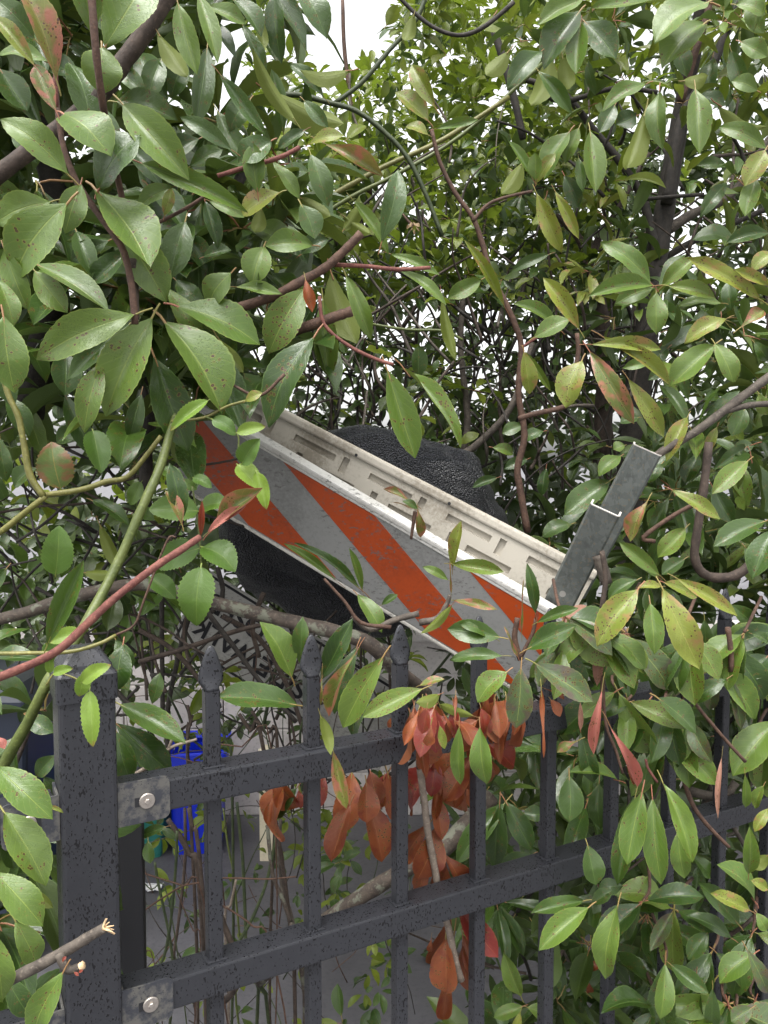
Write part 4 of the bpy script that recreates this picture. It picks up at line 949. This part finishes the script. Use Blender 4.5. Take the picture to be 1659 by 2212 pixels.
R6 = """
165 183 -95 302 112 s N;130 255 105 385 70 o F;185 262 165 378 72 r N;205 325 185 432 84 o N;130 258 182 572 62 o F;222 478 205 652 94 r K;290 468 312 702 80 o K;250 480 213 762 64 o K;222 638 252 838 94 o K;352 558 378 702 74 o K;222 838 252 1002 78 o K;192 938 150 1087 84 o K
245 948 230 1082 64 o K;680 188 692 482 95 o F;690 178 782 225 62 o F;720 228 762 303 54 o F;562 278 490 502 64 o F;492 258 502 512 54 o F;402 318 335 375 60 o F;302 1248 250 1635 155 o K;342 1288 372 1502 84 o K;342 1248 392 1422 94 o K;205 1248 195 1322 44 o K;300 250 330 420 70 r F;240 250 300 400 60 o F;60 300 20 360 50 o K
600 300 560 380 50 o F;430 330 420 420 60 o F;270 300 220 360 70 r F;0 560 -10 700 60 o K;325 348 328 603 80 g N;415 348 442 598 120 g N;532 108 398 235 125 s N;592 93 570 355 145 p N;655 73 912 232 138 p N;155 167 262 138 44 b F;242 205 138 242 70 u N;388 300 240 250 54 u F;240 340 262 442 48 y N
945 163 905 467 70 k N;970 328 1097 607 70 k N;848 240 850 362 28 n F;1010 400 1085 605 60 o F;1060 240 922 302 80 d F;1135 250 1018 472 158 d F;1152 240 1135 482 64 d F;1185 223 1357 372 118 d N;1140 190 1150 0 120 d K;1482 138 1328 242 90 d F;1490 123 1547 362 64 p F;1510 128 1602 292 54 p F;1695 328 1505 552 178 g F
1238 443 1372 572 95 d F;1412 388 1288 412 84 G K;1115 628 1050 943 138 g N;1085 648 1008 1035 115 d F;1160 658 1197 1032 128 g N;1205 588 1332 932 105 g .92;1270 798 1300 1007 105 g N;880 858 922 1033 118 d F;1032 1033 922 1062 90 d F;862 1098 633 1152 84 d F;882 1128 668 1312 125 g N;1010 1118 950 1442 135 g N;900 1108 982 1050 74 d F
800 558 802 757 135 d F;930 588 932 792 104 d K;850 368 906 592 98 d F;852 398 748 452 94 b F;1012 578 798 540 64 g F;500 678 480 962 118 d 1.12;525 668 642 882 118 d 1.13;520 678 308 942 125 d 1.14;640 898 500 992 84 d 1.15;600 718 692 722 84 d 1.16;1575 980 1580 778 84 g 1.0;1602 1100 1448 938 90 g 1.02;1532 1200 1358 1018 105 d 1.05
1502 1260 1308 1158 80 d 1.06;1400 1233 1313 1353 94 d 1.05;1582 1140 1413 1063 80 y 1.0;1597 1328 1448 1452 125 g 1.0;1568 1308 1662 1502 90 p .98;1420 1478 1420 1662 84 d 1.05;1350 1428 1350 1662 94 d 1.08;1190 1038 1217 1232 84 d 1.2;1560 553 1566 702 48 g 1.0;592 1512 518 1323 94 g 1.05;600 1553 473 1602 74 g 1.06;620 1558 718 1602 80 g 1.06;590 1578 560 1682 54 y 1.05
1460 473 1440 742 28 n .98;1110 1300 1075 1450 70 d 1.25;1140 1460 1080 1560 60 d 1.25;1210 1470 1110 1590 80 d 1.22;640 1190 700 1300 80 d 1.25;560 1170 500 1270 70 u 1.3;1659 700 1600 800 60 y 1.05;1659 900 1590 960 70 u 1.05;1640 600 1600 700 60 s 1.05;1330 900 1420 1000 70 d 1.2
1590 1560 1500 1620 90 p .98;1610 1150 1659 1230 70 g 1.0;1659 1050 1590 1010 60 y 1.0;1420 300 1300 310 70 d 1.2;1290 270 1210 360 80 d 1.2;1659 40 1560 140 130 d 1.15;720 1180 800 1290 90 d 1.2;820 1420 880 1400 50 o 1.2;880 1420 940 1370 60 o 1.2;880 1440 890 1500 44 o 1.2
"""
hand_leaves(R6, 829.5, 1397, own_low, lambda u, v: 1.05)
def withered(u0, u1, v0, v1, n, tok, lo, hi):
    for _ in range(n):
        u, v = rng.uniform(u0, u1), rng.uniform(v0, v1); a = rng.gauss(math.pi / 2, .4); ln = rng.uniform(lo, hi)
        Y = depth(tok, u, v, 'o', None) + rng.uniform(-.02, .02)
        M = leaf_basis(at(u, v, Y), at(u + ln * math.cos(a), v + ln * math.sin(a), Y + rng.uniform(-.03, .03)), px(ln * rng.uniform(.36, .56), Y), jit=.9)
        add_leaf(dead, M, rng.choice('ooor'))
withered(885, 1010, 1490, 1560, 12, 'F', 65, 115)
withered(885, 1030, 1560, 1660, 8, 'K', 80, 140)
withered(1010, 1190, 1480, 1545, 9, 'F', 60, 110)
withered(905, 970, 1720, 1880, 4, 'K', 90, 130)
withered(570, 840, 1650, 1700, 7, 'K', 80, 150)
withered(950, 1000, 1960, 2060, 3, 'K', 100, 160)
# dry rose hip and red buds
for i in range(7):
    a = i * .9; hand_leaves(f"{893 + 3 * math.cos(a)} {488 + 3 * math.sin(a)} {893 + 15 * math.cos(a + .5)} {494 + 13 * math.sin(a + .5)} 9 t 1.32", 0, 0, lambda u, v, k_: hedge, dl, 1.0)
limb(hedge, [(870, 462), (880, 476), (892, 488)], 1.32, 2, 4, M_TWIG, 'hip_stalk')
for (u_, v_, du, dv, Y_) in ((135, 2078, 8, -12, .588), (160, 2100, 10, 8, .588), (170, 2100, 9, -4, .586), (655 + 0, 0, 0, 0, 0)):
    if Y_: hand_leaves(f"{u_} {v_} {u_ + du} {v_ + dv} 8 r {Y_}", 0, 0, lambda u, v, k_: ph_post, dl, 1.0)
hand_leaves("1158 1342 1160 1318 11 r 1.0", 0, 0, lambda u, v, k_: ph_right, dl, 1.0)
# ------------------------------------------------------------------ the mass of foliage behind
def skygap(u, v):                                    # the open patch of sky between the crowns
    return not (600 < u < 865 and v < 165 - abs(u - 725) * .35)
D4 = (('d', .55), ('G', .2), ('g', .15), ('e', .1))
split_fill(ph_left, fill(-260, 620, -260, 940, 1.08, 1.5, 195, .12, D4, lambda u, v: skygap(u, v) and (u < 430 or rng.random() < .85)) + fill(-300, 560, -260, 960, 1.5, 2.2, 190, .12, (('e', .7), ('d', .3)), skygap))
def off_trunk(u, v):
    return not (180 < v < 900 and abs(u - (1480 - (v - 200) * .155)) < 75 and rng.random() < .88)
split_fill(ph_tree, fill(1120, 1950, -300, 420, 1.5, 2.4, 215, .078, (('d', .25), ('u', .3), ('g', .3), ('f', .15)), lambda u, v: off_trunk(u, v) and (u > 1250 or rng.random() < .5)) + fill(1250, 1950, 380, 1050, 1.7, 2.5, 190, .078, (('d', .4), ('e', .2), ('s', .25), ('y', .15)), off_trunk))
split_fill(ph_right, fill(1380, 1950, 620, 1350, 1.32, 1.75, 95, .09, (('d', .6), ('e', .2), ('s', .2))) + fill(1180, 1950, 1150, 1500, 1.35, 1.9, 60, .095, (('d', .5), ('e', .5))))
def front_spray(parent, u0, u1, v0, v1, n, kinds):
    for _ in range(n):
        u, v = rng.uniform(u0, u1), rng.uniform(v0, v1); Y = fenceY(min(u, 1700)) * rng.uniform(.90, .97)
        for i in range(rng.randint(3, 5)):
            a = rng.gauss(math.pi / 2, .75); ln = rng.uniform(85, 150); off = rng.uniform(6, 14)
            b = (u + off * math.cos(a), v + off * math.sin(a)); t_ = (b[0] + ln * math.cos(a), b[1] + ln * math.sin(a))
            add_leaf(parent, leaf_basis(at(*b, Y), at(*t_, Y + rng.uniform(-.04, .02)), px(ln * rng.uniform(.33, .44), Y), jit=.6), pick(kinds))
        pix_tube('twig', [(u, v, Y), (u + rng.uniform(-15, 15), v - 30, Y + .03), (u + rng.uniform(-30, 40), v - rng.uniform(60, 110), Y + .12)], 3, 4, M_TWIG, parent)
SPR = (('d', .5), ('g', .2), ('s', .12), ('p', .1), ('G', .08))
front_spray(ph_right, 1190, 1720, 1330, 1640, 15, SPR)
front_spray(ph_low, 1360, 1720, 1830, 2200, 11, SPR)
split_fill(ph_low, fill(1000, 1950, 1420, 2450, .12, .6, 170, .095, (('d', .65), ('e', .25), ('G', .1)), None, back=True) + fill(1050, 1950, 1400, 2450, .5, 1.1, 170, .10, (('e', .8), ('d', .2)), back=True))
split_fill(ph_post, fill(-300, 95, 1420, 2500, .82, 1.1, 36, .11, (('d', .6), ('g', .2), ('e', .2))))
split_fill(rose, fill(-200, 420, 960, 1420, 1.2, 1.9, 40, .055, (('R', .6), ('e', .4)), None, (3, 5), .62))
# fine bright leaves against the sky, darker ones lower down
def thin(u, v):
    if not skygap(u, v): return rng.random() < .04
    return True
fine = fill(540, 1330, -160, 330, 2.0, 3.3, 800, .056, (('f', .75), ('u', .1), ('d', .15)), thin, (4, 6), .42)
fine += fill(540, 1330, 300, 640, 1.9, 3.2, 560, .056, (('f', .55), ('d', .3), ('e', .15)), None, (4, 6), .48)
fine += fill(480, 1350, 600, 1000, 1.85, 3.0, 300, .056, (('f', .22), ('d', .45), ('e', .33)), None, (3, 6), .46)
fine += fill(250, 900, 1330, 1600, 1.9, 2.9, 60, .05, (('f', .3), ('e', .4), ('d', .3)), None, (3, 6), .5)
fine += fill(280, 900, 1450, 2250, 1.4, 2.4, 90, .042, (('f', .4), ('d', .6)), None, (3, 5), .45)
fine += fill(400, 900, 1380, 1800, 1.9, 3.0, 22, .05, (('f', .8), ('d', .2)), None, (3, 6), .5)
fine += fill(-200, 480, 950, 1450, 1.9, 3.0, 90, .06, (('f', .4), ('e', .6)), None, (3, 6), .5)
fine += fill(560, 760, 1740, 1900, 1.9, 2.6, 14, .045, (('f', .8), ('d', .2)), None, (3, 6), .5)
split_fill(hedge, fine)
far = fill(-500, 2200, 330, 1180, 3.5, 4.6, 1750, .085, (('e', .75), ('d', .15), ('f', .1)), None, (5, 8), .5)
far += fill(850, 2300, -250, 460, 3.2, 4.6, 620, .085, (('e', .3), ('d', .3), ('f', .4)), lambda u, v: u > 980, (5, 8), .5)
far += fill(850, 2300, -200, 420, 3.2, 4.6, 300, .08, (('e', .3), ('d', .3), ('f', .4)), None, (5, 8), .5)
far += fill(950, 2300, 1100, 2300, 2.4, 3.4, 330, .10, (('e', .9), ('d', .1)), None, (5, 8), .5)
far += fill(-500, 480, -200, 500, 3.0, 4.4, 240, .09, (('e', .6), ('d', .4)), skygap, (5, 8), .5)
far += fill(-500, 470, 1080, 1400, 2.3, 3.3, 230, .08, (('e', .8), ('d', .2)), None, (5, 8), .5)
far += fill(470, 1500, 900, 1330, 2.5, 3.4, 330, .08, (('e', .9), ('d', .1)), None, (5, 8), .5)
split_fill(hedge_far, far)
# dark tangle of twigs
def tangle(parent, u0, u1, v0, v1, y0, y1, n, r0, r1, mats, up=.6):
    for _ in range(n):
        u, v, Y = rng.uniform(u0, u1), rng.uniform(v0, v1), rng.uniform(y0, y1)
        a = rng.gauss(-math.pi / 2, up); ln = rng.uniform(90, 320); k_ = rng.uniform(-.5, .5)
        P = []
        for s_ in range(5):
            P.append((u, v, Y)); u += math.cos(a) * ln / 4; v += math.sin(a) * ln / 4; a += k_ * .5 + rng.uniform(-.25, .25); Y += rng.uniform(-.04, .04)
        pix_tube('twig', P, rng.uniform(r0, r1), rng.uniform(r0, r1) * .6, rng.choice(mats), parent, n=5)
tangle(hedge, 560, 1400, 700, 1150, 1.7, 2.6, 190, 2, 5, [M_DARK, M_DARK, M_BARK, M_GREY], .75)
tangle(hedge, 700, 1350, 350, 800, 1.9, 2.8, 70, 1.5, 4, [M_DARK, M_BARK, M_GREY])
tangle(rose, -150, 440, 950, 1500, 1.15, 1.8, 70, 2, 5, [M_DARK, M_BARK, M_DARK], .9)
tangle(ph_tree, 1250, 1700, 300, 1000, 1.8, 2.4, 45, 2, 5, [M_DARK, M_BARK], .8)
tangle(ph_low, 1050, 1750, 1450, 2250, 1.35, 1.8, 50, 2.5, 6, [M_DARK, M_BARK, M_GREY], .9)
tangle(thick, 280, 900, 1420, 1750, 1.3, 2.1, 60, 2, 4.5, [M_DARK, M_BARK, M_CANED], .9)
tangle(thick, 300, 900, 1420, 2300, 1.25, 1.9, 70, .8, 2, [M_TWIG, M_CANED, M_DARK, M_BARK], .8)
